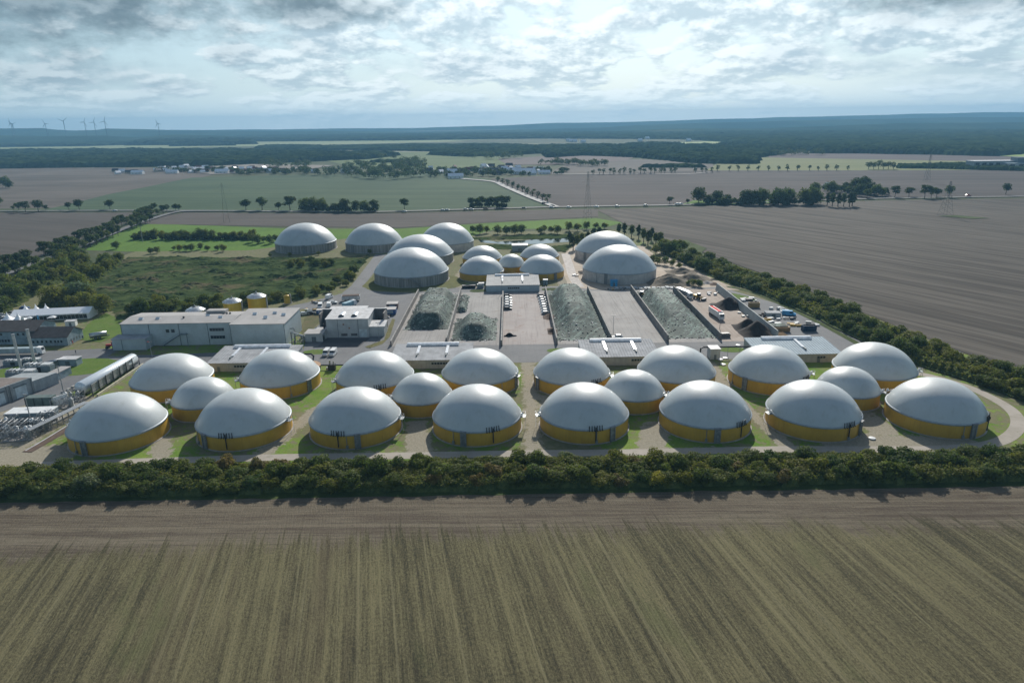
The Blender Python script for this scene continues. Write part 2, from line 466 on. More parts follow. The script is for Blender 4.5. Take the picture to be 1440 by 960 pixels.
# foreground field: stubble rows and a headland
ROWA = R(11.5)
def mat_foreground():
    m, nt, b = new_mat('stubble_field'); P0 = nt.pos()
    def rows(ang, w, seed):
        p = nt.rot(P0, -ang)
        br = nt.noise(nt.vmul(p, (1, .010, 1)), .16, 4, .6); f1 = nt.noise(nt.vmul(p, (1, .02, 1)), 1/w, 4, .7); f2 = nt.noise(nt.vmul(p, (1, .06, 1)), 2.4/w, 3, .7)
        lane = nt.math('ADD', nt.math('ADD', nt.math('MULTIPLY', br, .36), nt.math('MULTIPLY', f1, .55)), nt.math('MULTIPLY', f2, .44))
        return p, nt.math('SUBTRACT', lane, .675)
    pr, lr = rows(ROWA, 1.7, 0); ph, lh = rows(R(89), 1.5, 1)
    sp = nt.node('ShaderNodeSeparateXYZ'); nt.l.new(P0, sp.inputs[0])
    yy = nt.math('ADD', sp.outputs[1], nt.math('MULTIPLY', nt.math('MULTIPLY', nt.math('SUBTRACT', sp.outputs[0], 40), nt.math('SUBTRACT', sp.outputs[0], 40)), .00033))
    edge = nt.math('ADD', yy, nt.math('MULTIPLY', lr, 45)); edge = nt.math('ADD', edge, nt.math('MULTIPLY', nt.math('SUBTRACT', nt.noise(P0, .2, 5, .7), .5), 7))
    head = nt.ramp(edge, 142.5, 149.5)
    patch = nt.noise(P0, .022, 5, .6); clod = nt.noise(nt.vmul(pr, (1, .6, 1)), 2.2, 6, .85); clod2 = nt.noise(P0, 5.5, 3, .8)
    v = nt.math('ADD', nt.math('MULTIPLY', lr, 2.3), nt.math('MULTIPLY', nt.math('SUBTRACT', patch, .5), .8))
    v = nt.math('ADD', v, nt.math('MULTIPLY', nt.math('SUBTRACT', clod, .5), 2.4))
    fr = nt.ramp(v, -.5, .46)
    c = nt.mix(fr, (.052, .047, .029), (.193, .172, .091))
    pale = nt.ramp(nt.noise(nt.vmul(pr, (1, .005, 1)), .75, 2, .5), .61, .66)
    c = nt.mix(nt.math('MULTIPLY', pale, .35), c, (.25, .225, .13))
    dkp = nt.ramp(nt.noise(nt.vmul(pr, (1, .05, 1)), .05, 5, .65), .53, .70)
    c = nt.mix(nt.math('MULTIPLY', dkp, .45), c, (.075, .052, .040))
    gr = nt.ramp(nt.noise(nt.vmul(pr, (1, .3, 1)), .045, 6, .7), .56, .72)
    c = nt.mix(nt.math('MULTIPLY', gr, .45), c, (.085, .11, .040))
    vh = nt.math('ADD', nt.math('MULTIPLY', lh, 2.0), nt.math('MULTIPLY', nt.math('SUBTRACT', clod, .5), 1.0)); vh = nt.math('ADD', vh, nt.math('MULTIPLY', nt.math('SUBTRACT', patch, .5), .5))
    ch = nt.mix(nt.ramp(vh, -.4, .4), (.085, .066, .049), (.205, .175, .125))
    c = nt.mix(head, c, ch)
    c = nt.mix(nt.math('MULTIPLY', nt.ramp(clod2, .52, .72), .5), c, (.035, .03, .022))
    nt.l.new(c, b.inputs['Base Color']); b.inputs['Roughness'].default_value = .95; b.inputs['Specular IOR Level'].default_value = .1
    bump(nt, b, nt.math('ADD', clod, nt.math('MULTIPLY', lr, 1.5)), .9, .3)
    return m
sheet('foreground_field', [(-700,-400),(700,-400),(700,168),(180,165.5),(0,163.6),(-140,163),(-700,163)], mat_foreground(), .02, px=False, step=6, amp=.6)
zf = .02
sheet('hedge_verge', [(-300,161.8),(0,162.8),(300,163.5),(300,188),(-300,186)], m_verge, zf+.04, px=False, step=4, amp=.8)

# far fields, picture outlines dropped on the plain; each a few cm above the last
FIELDS = [
 ('brown_field', [(-160,236),(212,236),(300,246),(150,275),(100,292),(-160,296)], (.085,.074,.06), (.155,.135,.115), 80, 14),
 ('green_field', [(60,296),(95,288),(150,274),(270,250),(420,246),(610,244),(700,253),(772,290),(620,296),(400,298),(180,297)], (.04,.072,.035), (.075,.11,.055), 80, 16),
 ('dark_field', [(-160,300),(120,299),(225,299),(190,309),(120,335),(60,360),(-30,385),(-160,400)], (.07,.062,.052), (.105,.092,.08), 65, 8),
 ('brown_strip', [(262,299),(500,301),(640,298),(840,294),(842,305),(720,311),(560,321),(400,319),(190,315),(215,306)], (.075,.066,.056), (.115,.10,.086), 85, 8),
 ('ploughed_field', [(838,295),(960,291),(1240,282),(1600,278),(1700,640),(1440,532),(1290,470),(1110,398),(1000,362),(930,335),(880,316)], (.055,.048,.040), (.128,.113,.094), 31, 5.5),
 ('purple_field', [(690,252),(770,247),(850,244),(1010,240),(1290,240),(1600,238),(1600,274),(1240,278),(960,288),(778,291)], (.058,.05,.045), (.098,.084,.076), 85, 20),
 ('pale_field', [(770,246),(800,228),(900,224),(1000,230),(1010,240),(850,244)], (.105,.095,.082), (.14,.125,.108), 85, 20),
 ('yellow_green_field', [(992,240),(1010,230),(1070,222),(1120,222),(1370,227),(1600,230),(1600,238),(1290,240)], (.15,.17,.07), (.20,.205,.095), 85, 20),
 ('upper_brown_field', [(1080,222),(1085,214),(1200,214),(1400,220),(1600,222),(1600,228),(1370,227)], (.09,.075,.072), (.12,.10,.095), 85, 30),
 ('village_meadow', [(440,222),(520,214),(640,213),(700,220),(720,232),(640,240),(500,236)], (.09,.13,.05), (.13,.165,.065), 85, 30),
 ('meadow_strip', [(360,206),(430,205),(700,205),(720,212),(640,214),(520,214),(440,218),(360,214)], (.22,.22,.15), (.26,.26,.17), 85, 30),
 ('brown_strip_far', [(700,224),(800,218),(900,219),(880,226),(780,232),(712,232)], (.13,.105,.095), (.16,.13,.12), 85, 30),
 ('distant_meadow', [(-200,210),(120,206),(360,200),(620,197),(660,199),(500,203),(360,206),(120,211),(-200,214)], (.20,.24,.12), (.25,.28,.15), 85, 60),
 ('distant_meadow', [(850,204),(1000,199),(1036,202),(1036,208),(960,209),(880,206)], (.24,.30,.13), (.30,.34,.16), 85, 60),
 ('distant_meadow', [(360,198),(500,195),(660,194),(720,193),(720,196),(560,199)], (.20,.26,.12), (.26,.30,.15), 85, 60),
 ('distant_meadow', [(1370,219),(1440,217),(1600,216),(1600,221),(1440,221)], (.24,.32,.10), (.28,.36,.12), 85, 60),
 ('distant_meadow', [(560,193),(720,190.5),(800,190),(760,191.8),(600,194.4)], (.20,.24,.13), (.25,.27,.16), 85, 60),
 ('distant_meadow', [(900,213),(980,211),(1060,213),(1000,214.6)], (.18,.22,.11), (.23,.25,.14), 85, 60),
 ('distant_meadow', [(620,204),(690,202),(760,203),(740,206),(660,207)], (.20,.24,.12), (.25,.27,.15), 85, 60),
 ('bare_strip', [(300,246),(240,240),(330,231),(470,233),(440,238),(360,243)], (.22,.2,.17), (.26,.23,.2), 85, 30),
]
for k, (nm, poly, c1, c2, ang, row) in enumerate(FIELDS):
    pf = nm == 'ploughed_field'
    m = mat_field(nm+str(k), c1, c2, R(ang), row, .3 if pf else .45, 0, .004 if pf else .006, .85 if pf else .6, far=True, hard=.15 if pf else .16)
    sheet(nm, poly, m, .06+.05*k, step=60, amp=4, seed=k)
sheet('meadow', [(200,314),(395,321),(480,322),(560,322),(700,313),(838,307),(875,313),(845,322),(700,322),(640,338),(500,334),(350,352),(180,354),(118,352),(150,334)], m_meadow, .10, step=20, amp=2)
sheet('field_corner_grass', [(930,345),(965,338),(992,350),(985,360),(950,356)], m_verge, .55, step=5, amp=2)
sheet('field_corner_grass', [(958,289),(975,283),(1100,282),(1108,286),(1000,289)], m_meadow, 1.0, step=10, amp=2)
sheet('pylon_grass', [(1318,304.5),(1345,303.5),(1392,307.5),(1370,308.5)], m_verge, .6, step=6, amp=1.5)
m_soil = mat_paved('turned_soil', (.09,.07,.055), (.12,.095,.075), .1)

# river glint
m_water, nt, b = new_mat('river_water'); b.inputs['Base Color'].default_value = (.02,.03,.03,1); b.inputs['Roughness'].default_value = .06
bump(nt, b, nt.noise(nt.pos(), .9, 3, .6), .08, .05)
sheet('river', [(672,337),(700,340),(740,338),(790,335),(838,331),(838,334),(800,340),(760,343),(715,344),(675,341)], m_water, .16, step=6, amp=2.2)

# ---- site ground with painted cover
def seg_d(x, y, ax, ay, bx, by):
    dx, dy = bx-ax, by-ay; t = max(0, min(1, ((x-ax)*dx+(y-ay)*dy)/(dx*dx+dy*dy))); return math.hypot(x-ax-dx*t, y-ay-dy*t)
TRK = [((6,184),(6.5,272),1.6), ((-28,188),(-32,208),2.6), ((42,189),(46,203),3.5), ((-76,188),(-69,222),1.4), ((-69,222),(-60,262),.1), ((83,188),(78,235),1.2),
       ((117,200),(115,212),4), ((-107,189),(-112,199),2.2), ((78,235),(80,262),1.8), ((-160,188),(-140,190),6), ((100,190),(135,188),5), ((16,212),(10,232),1),
       ((-20,187),(-60,187),.5), ((-3,186),(60,187),.5), ((-45,396),(-33,432),3.5), ((-33,432),(-30,470),2.5), ((-28,405),(-20,402),5), ((-18,455),(20,500),6), ((35,400),(38,450),6), ((38,450),(30,520),9)]
mb = MB(); x0, x1, y0, y1, st = -300, 240, 183, 640, 3.0
nx, ny = int((x1-x0)/st), int((y1-y0)/st)
cov = []
for j in range(ny+1):
    for i in range(nx+1):
        x, y = x0+(x1-x0)*i/nx, y0+(y1-y0)*j/ny
        mb.v.append((x, y, .075))
        s = 0.0
        for a, b_, w in TRK:
            s = max(s, 1-max(0, (seg_d(x, y, *a, *b_)-w)/3.0))
        s = max(0, min(1, s))
        if x < -140 and y < 240: s = max(s, .75 if x < -150 else .4)
        g = .5 + .5*noise.noise(Vector((x/22, y/22, 1.7)))
        if y > 300: g = .25 + .4*noise.noise(Vector((x/40, y/40, 7)))
        if 170 < y < 270: g += .06
        cov.append((g, s))
mb.f = [(j*(nx+1)+i, j*(nx+1)+i+1, (j+1)*(nx+1)+i+1, (j+1)*(nx+1)+i) for j in range(ny) for i in range(nx)
        if not ((y0+j*st > 620) or (x0+i*st > 200-(y0+j*st-250)*.285))]
site = struct(mb.build('site_ground', mat_ground_mix()))
ca = site.data.color_attributes.new('cover', 'FLOAT_COLOR', 'POINT')
for k, (g, s) in enumerate(cov): ca.data[k].color = (g, s, 0, 1)

# asphalt and concrete
sheet('site_road', [(-176,267.5),(175,268.5),(190,272),(168,300),(119,405),(115,412),(44,404),(-54,404),(-56,292),(-176,284)], m_asph, .105, px=False)
sheet('yard_asphalt', [(425,500),(430,478),(447,458),(470,441),(430,434),(372,441),(372,437),(430,426),(480,413),(494,402),(528,358),(546,358),(513,400),(516,407),(530,410),(600,413),(655,406),(640,420),(553,490),(553,505)], m_asph, .112)
sheet('works_road', [(-176,267.5),(-176,296),(-215,292),(-240,298),(-262,330),(-270,330),(-268,290),(-232,283),(-232,262),(-262,262),(-262,235),(-200,210),(-190,212),(-168,240),(-158,258)], m_asph, .109, px=False)
sheet('car_park_asphalt', [(-40,437),(70,436),(58,447),(20,452),(-40,480)], m_asph, .115)
sheet('bay_slab', [(-54,291.5),(119,291.5),(119,391),(-54,391)], m_conc, .135, px=False)
sheet('soil_bay_slab', [(94,292),(118.7,292),(118.7,391),(94,391)], m_concd, .15, px=False)
sheet('middle_bay_slab', [(-4.5,292),(20,292),(20,388),(-4.5,388)], mat_paved('pink_concrete', (.295,.258,.24), (.365,.328,.305), .05, (.24,.15,.11), .75, 0, .6), .15, px=False)
sheet('sand_ground', [(795,356),(808,345),(905,346),(925,362),(960,372),(1010,404),(920,406),(860,409),(800,404),(790,380)], m_sand, .12, step=4, amp=1.2)
sheet('sand_path', [(930,362),(945,362),(975,380),(1040,408),(1020,408),(960,383)], m_sand, .13, step=4, amp=.6)
sheet('dark_yard_patch', [(447,487),(460,476),(520,476),(505,488)], mat_paved('dark_ground_tone', (.06,.06,.065), (.09,.09,.09), .2), .13)  # darker patch of ground along the workshop front
def island(px, py, rx, ry, m=m_verge, z=.14):
    c = at(px, py); sheet('grass_island', [(c[0]+rx*math.cos(t*math.pi/8), c[1]+ry*math.sin(t*math.pi/8)) for t in range(16)], m, z, px=False, step=2, amp=.4)
m_turf = mat_grass('bright_turf', (.09,.16,.025), (.13,.19,.04), (.16,.15,.07), .1, 1.4, .5)
island(1030, 492, 6.5, 3.2, m_turf); island(445, 495, 6, 3.4, m_turf); island(785, 493, 5, 3, m_turf); island(672, 409, 5, 4); island(775, 407, 5.5, 4)
island(112, 516, 16, 11, m_turf, .145); island(24, 523, 10, 8, m_turf, .145)
sheet('grass_patch', [(128,452),(150,440),(172,452),(172,470),(140,482),(105,476)], m_turf, .14, step=3, amp=.8)
sheet('grass_patch', [(423,466),(428,448),(440,440),(458,443),(446,456),(428,474)], mat_grass('rough_turf', (.09,.11,.04), (.16,.13,.07), (.2,.14,.1), .1), .14, step=3, amp=.6)
sheet('grass_patch', [(513,488),(540,478),(547,458),(552,448),(556,450),(548,474),(538,484),(520,490)], mat_grass('dry_turf', (.13,.13,.05), (.19,.17,.08), None, .2), .16, step=3, amp=.3)
sheet('grass_patch', [(1028,412),(1048,416),(1065,422),(1050,424),(1036,420)], m_turf, .15)
# ring of short turf round the back digester
sheet('grass_ring', [(509,403),(525,388),(640,388),(656,398),(640,405),(600,410),(545,410),(520,408)], mat_grass('ring_turf', (.11,.12,.045), (.17,.17,.06), (.08,.10,.03), .15), .14, step=4, amp=.6)
ribbon('perimeter_track', [(30,655),(200,649),(400,643),(560,641),(720,638),(900,636),(1090,632),(1230,632),(1330,631),(1402,622),(1431,600),(1420,575),(1370,548),(1320,532),(1285,524)], 4.2, m_track, .12)
ribbon('dirt_track', [(1020,404),(990,388),(960,372),(940,361),(915,352)], 3.0, m_sand, .17)
ribbon('white_gravel_path', [(795,357),(800,372),(806,390),(815,404)], 6, M('pale_gravel', (.5,.46,.42), .9, scale=.4), .16)
ribbon('edge_verge', [(1015,402),(1060,412),(1130,443),(1200,480),(1255,512)], 3.2, m_verge, .16)
# country roads
hw, HQ = ribbon('country_road', [(-200,299),(-40,298),(160,297),(330,297.5),(500,299),(620,296.5),(780,292),(960,289),(1080,285),(1240,280),(1440,277),(1640,274)], 7.5, m_road, 1.1)
ribbon('village_road', [(782,292),(745,278),(710,263),(693,256),(650,252)], 9, M('pale_road', (.42,.41,.39), .9), 1.12)
av, AQ = ribbon('avenue_road', [(310,297.5),(262,298),(240,301),(198,314),(150,333),(103,352),(33,378),(-60,412)], 7, m_road, 1.14)
ribbon('farm_track', [(780,246),(900,245),(960,245.5),(1000,243)], 8, M('track_pale', (.34,.32,.29), .9), 1.16)

# ---- hills on the horizon
m_hill, nt, b = new_mat('wooded_hills')
p = nt.pos()
c = nt.mix(nt.ramp(nt.noise(nt.vmul(p,(1,.5,1)), .0012, 6, .6), .38, .62), (.022,.042,.020), (.05,.075,.035))
c = nt.mix(nt.math('MULTIPLY', nt.ramp(nt.noise(nt.vmul(p,(.5,1,1)), .0006, 4, .5), .60, .66), .8), c, (.16,.17,.10))
nt.l.new(c, b.inputs['Base Color']); b.inputs['Roughness'].default_value = 1; b.inputs['Specular IOR Level'].default_value = 0
def ridge(D, prof, depth, sd, amp):
    xs = [p_[0] for p_ in prof]
    mb = MB(); n = 220; K = 9
    for i in range(n+1):
        px = xs[0]+(xs[-1]-xs[0])*i/n
        for a, c_ in zip(prof, prof[1:]):
            if a[0] <= px <= c_[0]: py = a[1]+(c_[1]-a[1])*(px-a[0])/(c_[0]-a[0]); break
        X, Y, Z = at_dist(px, py, D)
        Z = max(Z, 5) + noise.noise(Vector((X/900, sd, 0)))*amp + noise.noise(Vector((X/250, sd, 3)))*amp*.3
        for k in range(K):
            t = -1+2*k/(K-1)
            h = Z*max(0, math.cos(t*math.pi/2))**1.2
            r = noise.noise(Vector((X/700, (D+t*depth)/500, sd)))*amp*.8*(1-abs(t))
            sc_ = (D+t*depth)/D
            mb.v.append((X*sc_, D+t*depth, max(-3, h+r) if abs(t) < 1 else -3))
    for i in range(n):
        for k in range(K-1):
            a = i*K+k; mb.f.append((a, a+K, a+K+1, a+1))
    struct(mb.build('hills', m_hill, smooth=True))
ridge(9000, [(-260,183),(0,184),(300,183),(480,181),(600,179.5),(720,177),(780,173.6),(860,171.5),(930,170),(1020,167),(1140,164.3),(1260,160.5),(1340,159),(1440,157),(1700,150)], 650, 1.3, 9)
ridge(6900, [(-260,182),(0,181),(60,180.5),(74,182.5),(100,183.5),(138,183),(146,181),(200,181.5),(260,182.5),(360,184),(600,186),(720,183),(840,180),(900,176),(1000,172.5),(1100,170),(1200,168),(1440,164),(1700,157)], 1100, 5.1, 8)
ridge(5000, [(-260,192),(0,190),(150,191),(190,194),(250,190),(330,192),(500,192),(650,190),(760,188),(840,186),(960,181),(1080,180),(1200,176),(1330,172),(1440,171),(1700,165)], 700, 9.7, 8)

# ---- distant woods (nobody could count them)
m_wood, nt, b = new_mat('distant_canopy')
p = nt.pos()
c = nt.mix(nt.ramp(nt.noise(p, .018, 5, .7), .35, .65), (.018,.034,.014), (.062,.09,.034))
c = nt.mix(nt.math('MULTIPLY', nt.ramp(nt.vor(p, .09), .1, .7), .5), c, (.012,.022,.01))
nt.l.new(c, b.inputs['Base Color']); b.inputs['Roughness'].default_value = 1; b.inputs['Specular IOR Level'].default_value = 0
def canopy(poly_px, h, cell, label, seed=0, step=30, amp=10, px=True, mat=None):
    poly = [at(*q) for q in poly_px] if px else poly_px
    poly = wob(poly, step, amp, seed)
    xs = [q[0] for q in poly]; ys = [q[1] for q in poly]
    xa, ya = min(xs), min(ys); nx, ny = int((max(xs)-xa)/cell)+2, int((max(ys)-ya)/cell)+2
    idx = {}; mb = MB(); rnd = random.Random(seed)
    inside = [[ipoly(xa+i*cell, ya+j*cell, poly) for i in range(nx)] for j in range(ny)]
    def vert(i, j):
        if (i, j) in idx: return idx[(i, j)]
        x, y = xa+i*cell, ya+j*cell
        edge = sum(inside[jj][ii] for ii in (i-1, i, i+1) for jj in (j-1, j, j+1) if 0 <= ii < nx and 0 <= jj < ny)
        if edge < 9 and not inside[j][i]: z = 0
        else:
            z = h*(.75+.25*noise.noise(Vector((x/90, y/90, seed))))
            z += h*.22*noise.noise(Vector((x/(cell*1.7), y/(cell*1.7), seed+5))) + rnd.uniform(-.14, .14)*h
            if edge < 9: z *= .8
        idx[(i, j)] = len(mb.v); mb.v.append((x+rnd.uniform(-.3,.3)*cell, y+rnd.uniform(-.3,.3)*cell, max(0, z)))
        return idx[(i, j)]
    for j in range(ny-1):
        for i in range(nx-1):
            if inside[j][i] or inside[j][i+1] or inside[j+1][i] or inside[j+1][i+1]:
                mb.f.append((vert(i, j), vert(i+1, j), vert(i+1, j+1), vert(i, j+1)))
    o = mb.build('woods', mat or m_wood); stuff(o, label, 'woods'); return o
canopy([(-300,238),(0,237),(150,235),(300,234),(420,228),(520,224),(560,219),(380,214),(200,213),(0,214),(-300,216)], 17, 9, 'deep dark wood beyond the brown field and the village at the left', 1)
canopy([(-300,209),(0,207),(110,206),(200,203),(190,198),(-300,200)], 16, 16, 'blue green wood band behind the first wood at the left', 2)
canopy([(180,205),(360,203),(340,198),(200,198)], 26, 18, 'low wooded rise beyond the pale meadow strip left of centre', 3)
canopy([(330,199),(560,198),(760,195),(960,196),(1010,199),(1090,206),(1240,212),(1600,218),(1600,186),(1200,184),(800,188),(560,190),(330,192)], 18, 22, 'wide hazy forest below the right horizon', 4)
canopy([(770,222),(820,219),(900,222),(980,230),(1065,231),(1068,222),(1140,210),(1060,206),(960,208),(860,207),(780,208),(760,214)], 15, 8, 'thick wood belt behind the pale field right of centre', 5)
canopy([(1140,216),(1200,216),(1320,218),(1400,220),(1440,217),(1600,216),(1600,210),(1240,208),(1150,208)], 17, 9, 'dark wood edge above the upper brown field at the right', 6)
canopy([(436,211),(520,212),(640,214),(700,212),(760,207),(700,204),(560,205),(450,207)], 11, 9, 'tree belt crossing the far meadows behind the village', 7)
canopy([(360,213),(450,211),(456,206),(380,206),(360,208)], 13, 9, 'small wood left of the far meadows', 8)
canopy([(600,218),(660,221),(760,216),(900,214),(1000,210),(1000,206),(800,206),(640,209)], 14, 10, 'hazy wood stretch behind the second village', 9)
rb_ = random.Random(12)
for k, (xa_, xb_, yy_) in enumerate([(380,470,221),(470,560,218.5),(640,700,216.5),(880,960,205),(60,200,204.5),(240,330,206),(560,640,207.5),(900,990,236),(1120,1200,212.5),(300,380,228),(520,585,229),(1010,1060,203.5),(720,800,211.5)]):
    t_ = rb_.uniform(.9, 2.0); canopy([(xa_,yy_),(xb_,yy_+rb_.uniform(-1,.4)),(xb_,yy_-t_),((xa_+xb_)/2,yy_-t_*1.6),(xa_,yy_-t_*.6)], rb_.uniform(9,15), 7, ('ragged belt of trees number %d' % k) if False else 'ragged tree belt crossing the distant meadows', 20+k, 15, 9)
canopy([(1262,237),(1330,238),(1440,241),(1600,243),(1600,238),(1440,235),(1330,233),(1262,233)], 8, 5, 'hedge of small trees in front of the long grey building', 10, 14, 3)

# ================================================================== VEGETATION
def mat_leaf(name, c, var=.35):
    m, nt, b = new_mat(name)
    oi = nt.node('ShaderNodeObjectInfo').outputs['Random']
    p = nt.pos()
    f = nt.ramp(nt.noise(p, .45, 4, .7), .32, .68)
    cc = nt.mix(f, tuple(x*(1-var) for x in c), tuple(x*(1+var) for x in c))
    cc = nt.mix(nt.math('MULTIPLY', oi, .6), cc, (c[0]*1.7, c[1]*1.25, c[2]*.8))
    nt.l.new(cc, b.inputs['Base Color'])
    b.inputs['Roughness'].default_value = .7; b.inputs['Specular IOR Level'].default_value = .15
    tr = nt.node('ShaderNodeBsdfTranslucent'); nt.l.new(nt.mix(1.0, cc, (1.1, 1.25, .6), 'MULTIPLY'), tr.inputs[0])
    ms = nt.node('ShaderNodeMixShader'); ms.inputs[0].default_value = .42
    nt.l.new(b.outputs[0], ms.inputs[1]); nt.l.new(tr.outputs[0], ms.inputs[2])
    nt.l.new(ms.outputs[0], nt.n['Material Output'].inputs[0])
    return m
leafG = mat_leaf('leaf_green', (.12,.145,.038))
leafD = mat_leaf('leaf_dark', (.075,.108,.032))
leafY = mat_leaf('leaf_yellow', (.24,.25,.045))
leafS = mat_leaf('leaf_silver', (.13,.17,.11))
leafB = mat_leaf('leaf_brown', (.15,.125,.05))
leafF = mat_leaf('leaf_far', (.042,.066,.024))
bark = M('bark', (.09,.07,.05), .95)

def leaves(mb, clumps, n, size, rnd, shell=.55):
    """leaf faces spread through the volume of the clumps (centre, radii)"""
    vol = [c[1]*c[2]*c[3] for c in clumps]; tot = sum(v**.67 for v in vol)
    for (c, rx, ry, rz_), v in zip(clumps, vol):
        k = max(6, int(n*v**.67/tot))
        for _ in range(k):
            d = Vector((rnd.gauss(0,1), rnd.gauss(0,1), rnd.gauss(0,1))).normalized()
            if d.z < -.5: d.z *= -.6
            r = rnd.uniform(shell, 1.05)**.6
            pos = Vector((c[0]+d.x*rx*r, c[1]+d.y*ry*r, c[2]+d.z*rz_*r))
            nrm = (d + Vector((rnd.gauss(0,.5), rnd.gauss(0,.5), rnd.gauss(0,.5)+.25))).normalized()
            a = nrm.orthogonal().normalized(); b_ = nrm.cross(a)
            t = rnd.uniform(0, 6.28); a, b_ = a*math.cos(t)+b_*math.sin(t), b_*math.cos(t)-a*math.sin(t)
            s = size*rnd.uniform(.6, 1.35)
            i = len(mb.v)
            mb.v += [tuple(pos+a*s), tuple(pos+b_*s*.62), tuple(pos-a*s), tuple(pos-b_*s*.62)]
            mb.f.append((i, i+1, i+2, i+3))

def crown_clumps(rnd, w, h, z0, n, spread=.62, flat=1.0):
    cl = []
    for i in range(n):
        d = Vector((rnd.gauss(0,1), rnd.gauss(0,1), rnd.gauss(0,1))).normalized()*rnd.uniform(.25, 1)**.5
        x, y = d.x*w/2*spread, d.y*w/2*spread
        z = z0+h/2+d.z*h/2*spread
        r = rnd.uniform(.26, .42)*w*.62
        cl.append(((x, y, z), r, r*rnd.uniform(.8, 1.2), r*rnd.uniform(.6, .95)*flat))
    return cl

def make_shrub(seed, w, h, leaf, n=1400, size=.26):
    rnd = random.Random(seed)
    cl = crown_clumps(rnd, w, h*1.05, -.05*h, 15, .72)
    cl.append(((0,0,h*.4), w*.34, w*.34, h*.38))
    mb = MB(); leaves(mb, cl, n, size, rnd, .45)
    mb.v = [(x, y, max(.02, z)) for x, y, z in mb.v]
    o = thing('bush', 'bush', 'bush', 0, 0)
    st = MB()
    for k in range(4):
        a = rnd.uniform(0, 6.28); st.tube((0,0,0), (math.cos(a)*w*.2, math.sin(a)*w*.2, h*.55), .09, 5, .03)
    mb.build('foliage', leaf, o); st.build('stem', bark, o)
    return o
def make_tree(seed, w, h, leaf, n=1500, size=.4, trunk=.25, nclump=18, conical=False, tall=False):
    rnd = random.Random(seed)
    o = thing('tree', 'tree', 'tree', 0, 0)
    z0 = h*trunk
    if conical:
        cl = []
        for i in range(nclump):
            t = i/nclump; r = w/2*(1-t)**.8*.8; a = i*2.4
            cl.append(((math.cos(a)*r*.4, math.sin(a)*r*.4, z0+(h-z0)*t), max(.4,r*.75), max(.4,r*.75), (h-z0)*.1))
    else:
        cl = crown_clumps(rnd, w, h-z0, z0, nclump, .7, 1.3 if tall else 1.0)
        cl.append(((0,0,z0+(h-z0)*.5), w*.3, w*.3, (h-z0)*.34))
    mb = MB(); leaves(mb, cl, n, size, rnd)
    tb = MB(); r0 = max(.16, h*.028)
    pts = [(0,0,0), (rnd.uniform(-.2,.2), rnd.uniform(-.2,.2), h*.3), (rnd.uniform(-.4,.4), rnd.uniform(-.4,.4), h*.75)]
    tb.tube(pts[0], pts[1], r0, 8, r0*.7); tb.tube(pts[1], pts[2], r0*.7, 8, r0*.25)
    for (c, rx, _, _2) in cl[:7]:
        tb.tube((pts[1][0], pts[1][1], h*rnd.uniform(.25,.45)), c, r0*.38, 5, r0*.1)
    mb.build('crown', leaf, o); tb.build('trunk', bark, o)
    return o

# ---- the hedgerow in front
SH = [Proto(make_shrub(11, 5.6, 4.6, leafG, 2600, .22)), Proto(make_shrub(12, 6.2, 5.2, leafD, 2800, .22)), Proto(make_shrub(13, 4.8, 3.9, leafG, 2200, .21)),
      Proto(make_shrub(14, 5.2, 4.4, leafD, 2400, .22)), Proto(make_shrub(15, 5.0, 4.3, leafB, 2400, .21))]
SY = Proto(make_shrub(21, 5.0, 4.6, leafY, 2400, .22))
SS = Proto(make_shrub(22, 6.4, 5.8, leafS, 3200, .21))
rnd = random.Random(5)
def bush_at(pr, x, y, s, label, group=None):
    return pr.place(x, y, 0, rnd.uniform(0, 6.28), (s*rnd.uniform(.9,1.15), s*rnd.uniform(.9,1.15), s*rnd.uniform(.62,1.0)), label, group)
HL = 'dark green bush growing in the hedgerow along the near field'
LB = {4: 'brownish olive bush growing in the hedgerow along the near field'}
GH = 'bushes of the hedgerow along the near field'
spots = []
x = -156
while x < 158:
    for (yy, s0) in ((167.0, .9), (171.8, 1.0), (176.6, .95)):
        spots.append((x+rnd.uniform(-1.2,1.2), yy+rnd.uniform(-1.2,1.2)+x*.003, s0*rnd.uniform(1.1,1.55)))
    x += 5.6
SEC = [(-140,'below the gas plant'),(-106,'below the first front dome'),(-69,'below the second front dome'),(-31,'below the third front dome'),(2,'below the fourth front dome'),(9,'at the central dirt track'),(42,'below the fifth front dome'),
       (80,'below the sixth front dome'),(117,'below the seventh front dome'),(400,'below the last front dome')]
for (x, y, s) in spots:
    k = rnd.choices([0,1,2,3,4], [4,4,3,4,1.6])[0]
    sec = [n_ for lim, n_ in SEC if x < lim][0]
    row = 'on the field side' if y < 170.6 else ('in the middle' if y < 175 else 'on the track side')
    bush_at(SH[k], x, y, s, ('brownish' if k == 4 else 'dark')+' bush '+row+' of the hedgerow, '+sec, ('brownish ' if k == 4 else 'green ')+'hedgerow bushes '+row+' '+sec)
for px, py, lab, pr, s in [(840,685,'bright yellow green bush at the foot of the hedgerow, smaller than its right neighbour',SY,.8),(925,682,'widest bright yellow green bush low in the hedgerow, right of centre',SY,1.1),
        (800,680,'small yellow green bush low in the hedgerow near the dirt track',SY,.75),(248,682,'small light green bush standing out at the left foot of the hedgerow',SY,.6),
        (120,694,'large silvery green bush at the left end of the hedgerow',SS,1.25),(795,650,'grey green bush on the hedge top below the dirt track',SS,.8),
        (1010,660,'silvery bush in the hedgerow below the sixth front dome',SS,.8),(1240,672,'yellow green bush in the hedgerow near its right end',SY,.8),(60,690,'yellowish bush at the far left of the hedgerow',SY,.7),
        (610,655,'taller grey green bush on the hedge crest below the fourth front dome',SS,.7)]:
    x, y = at(px, py); bush_at(pr, x, max(y, 166.5), s, lab)

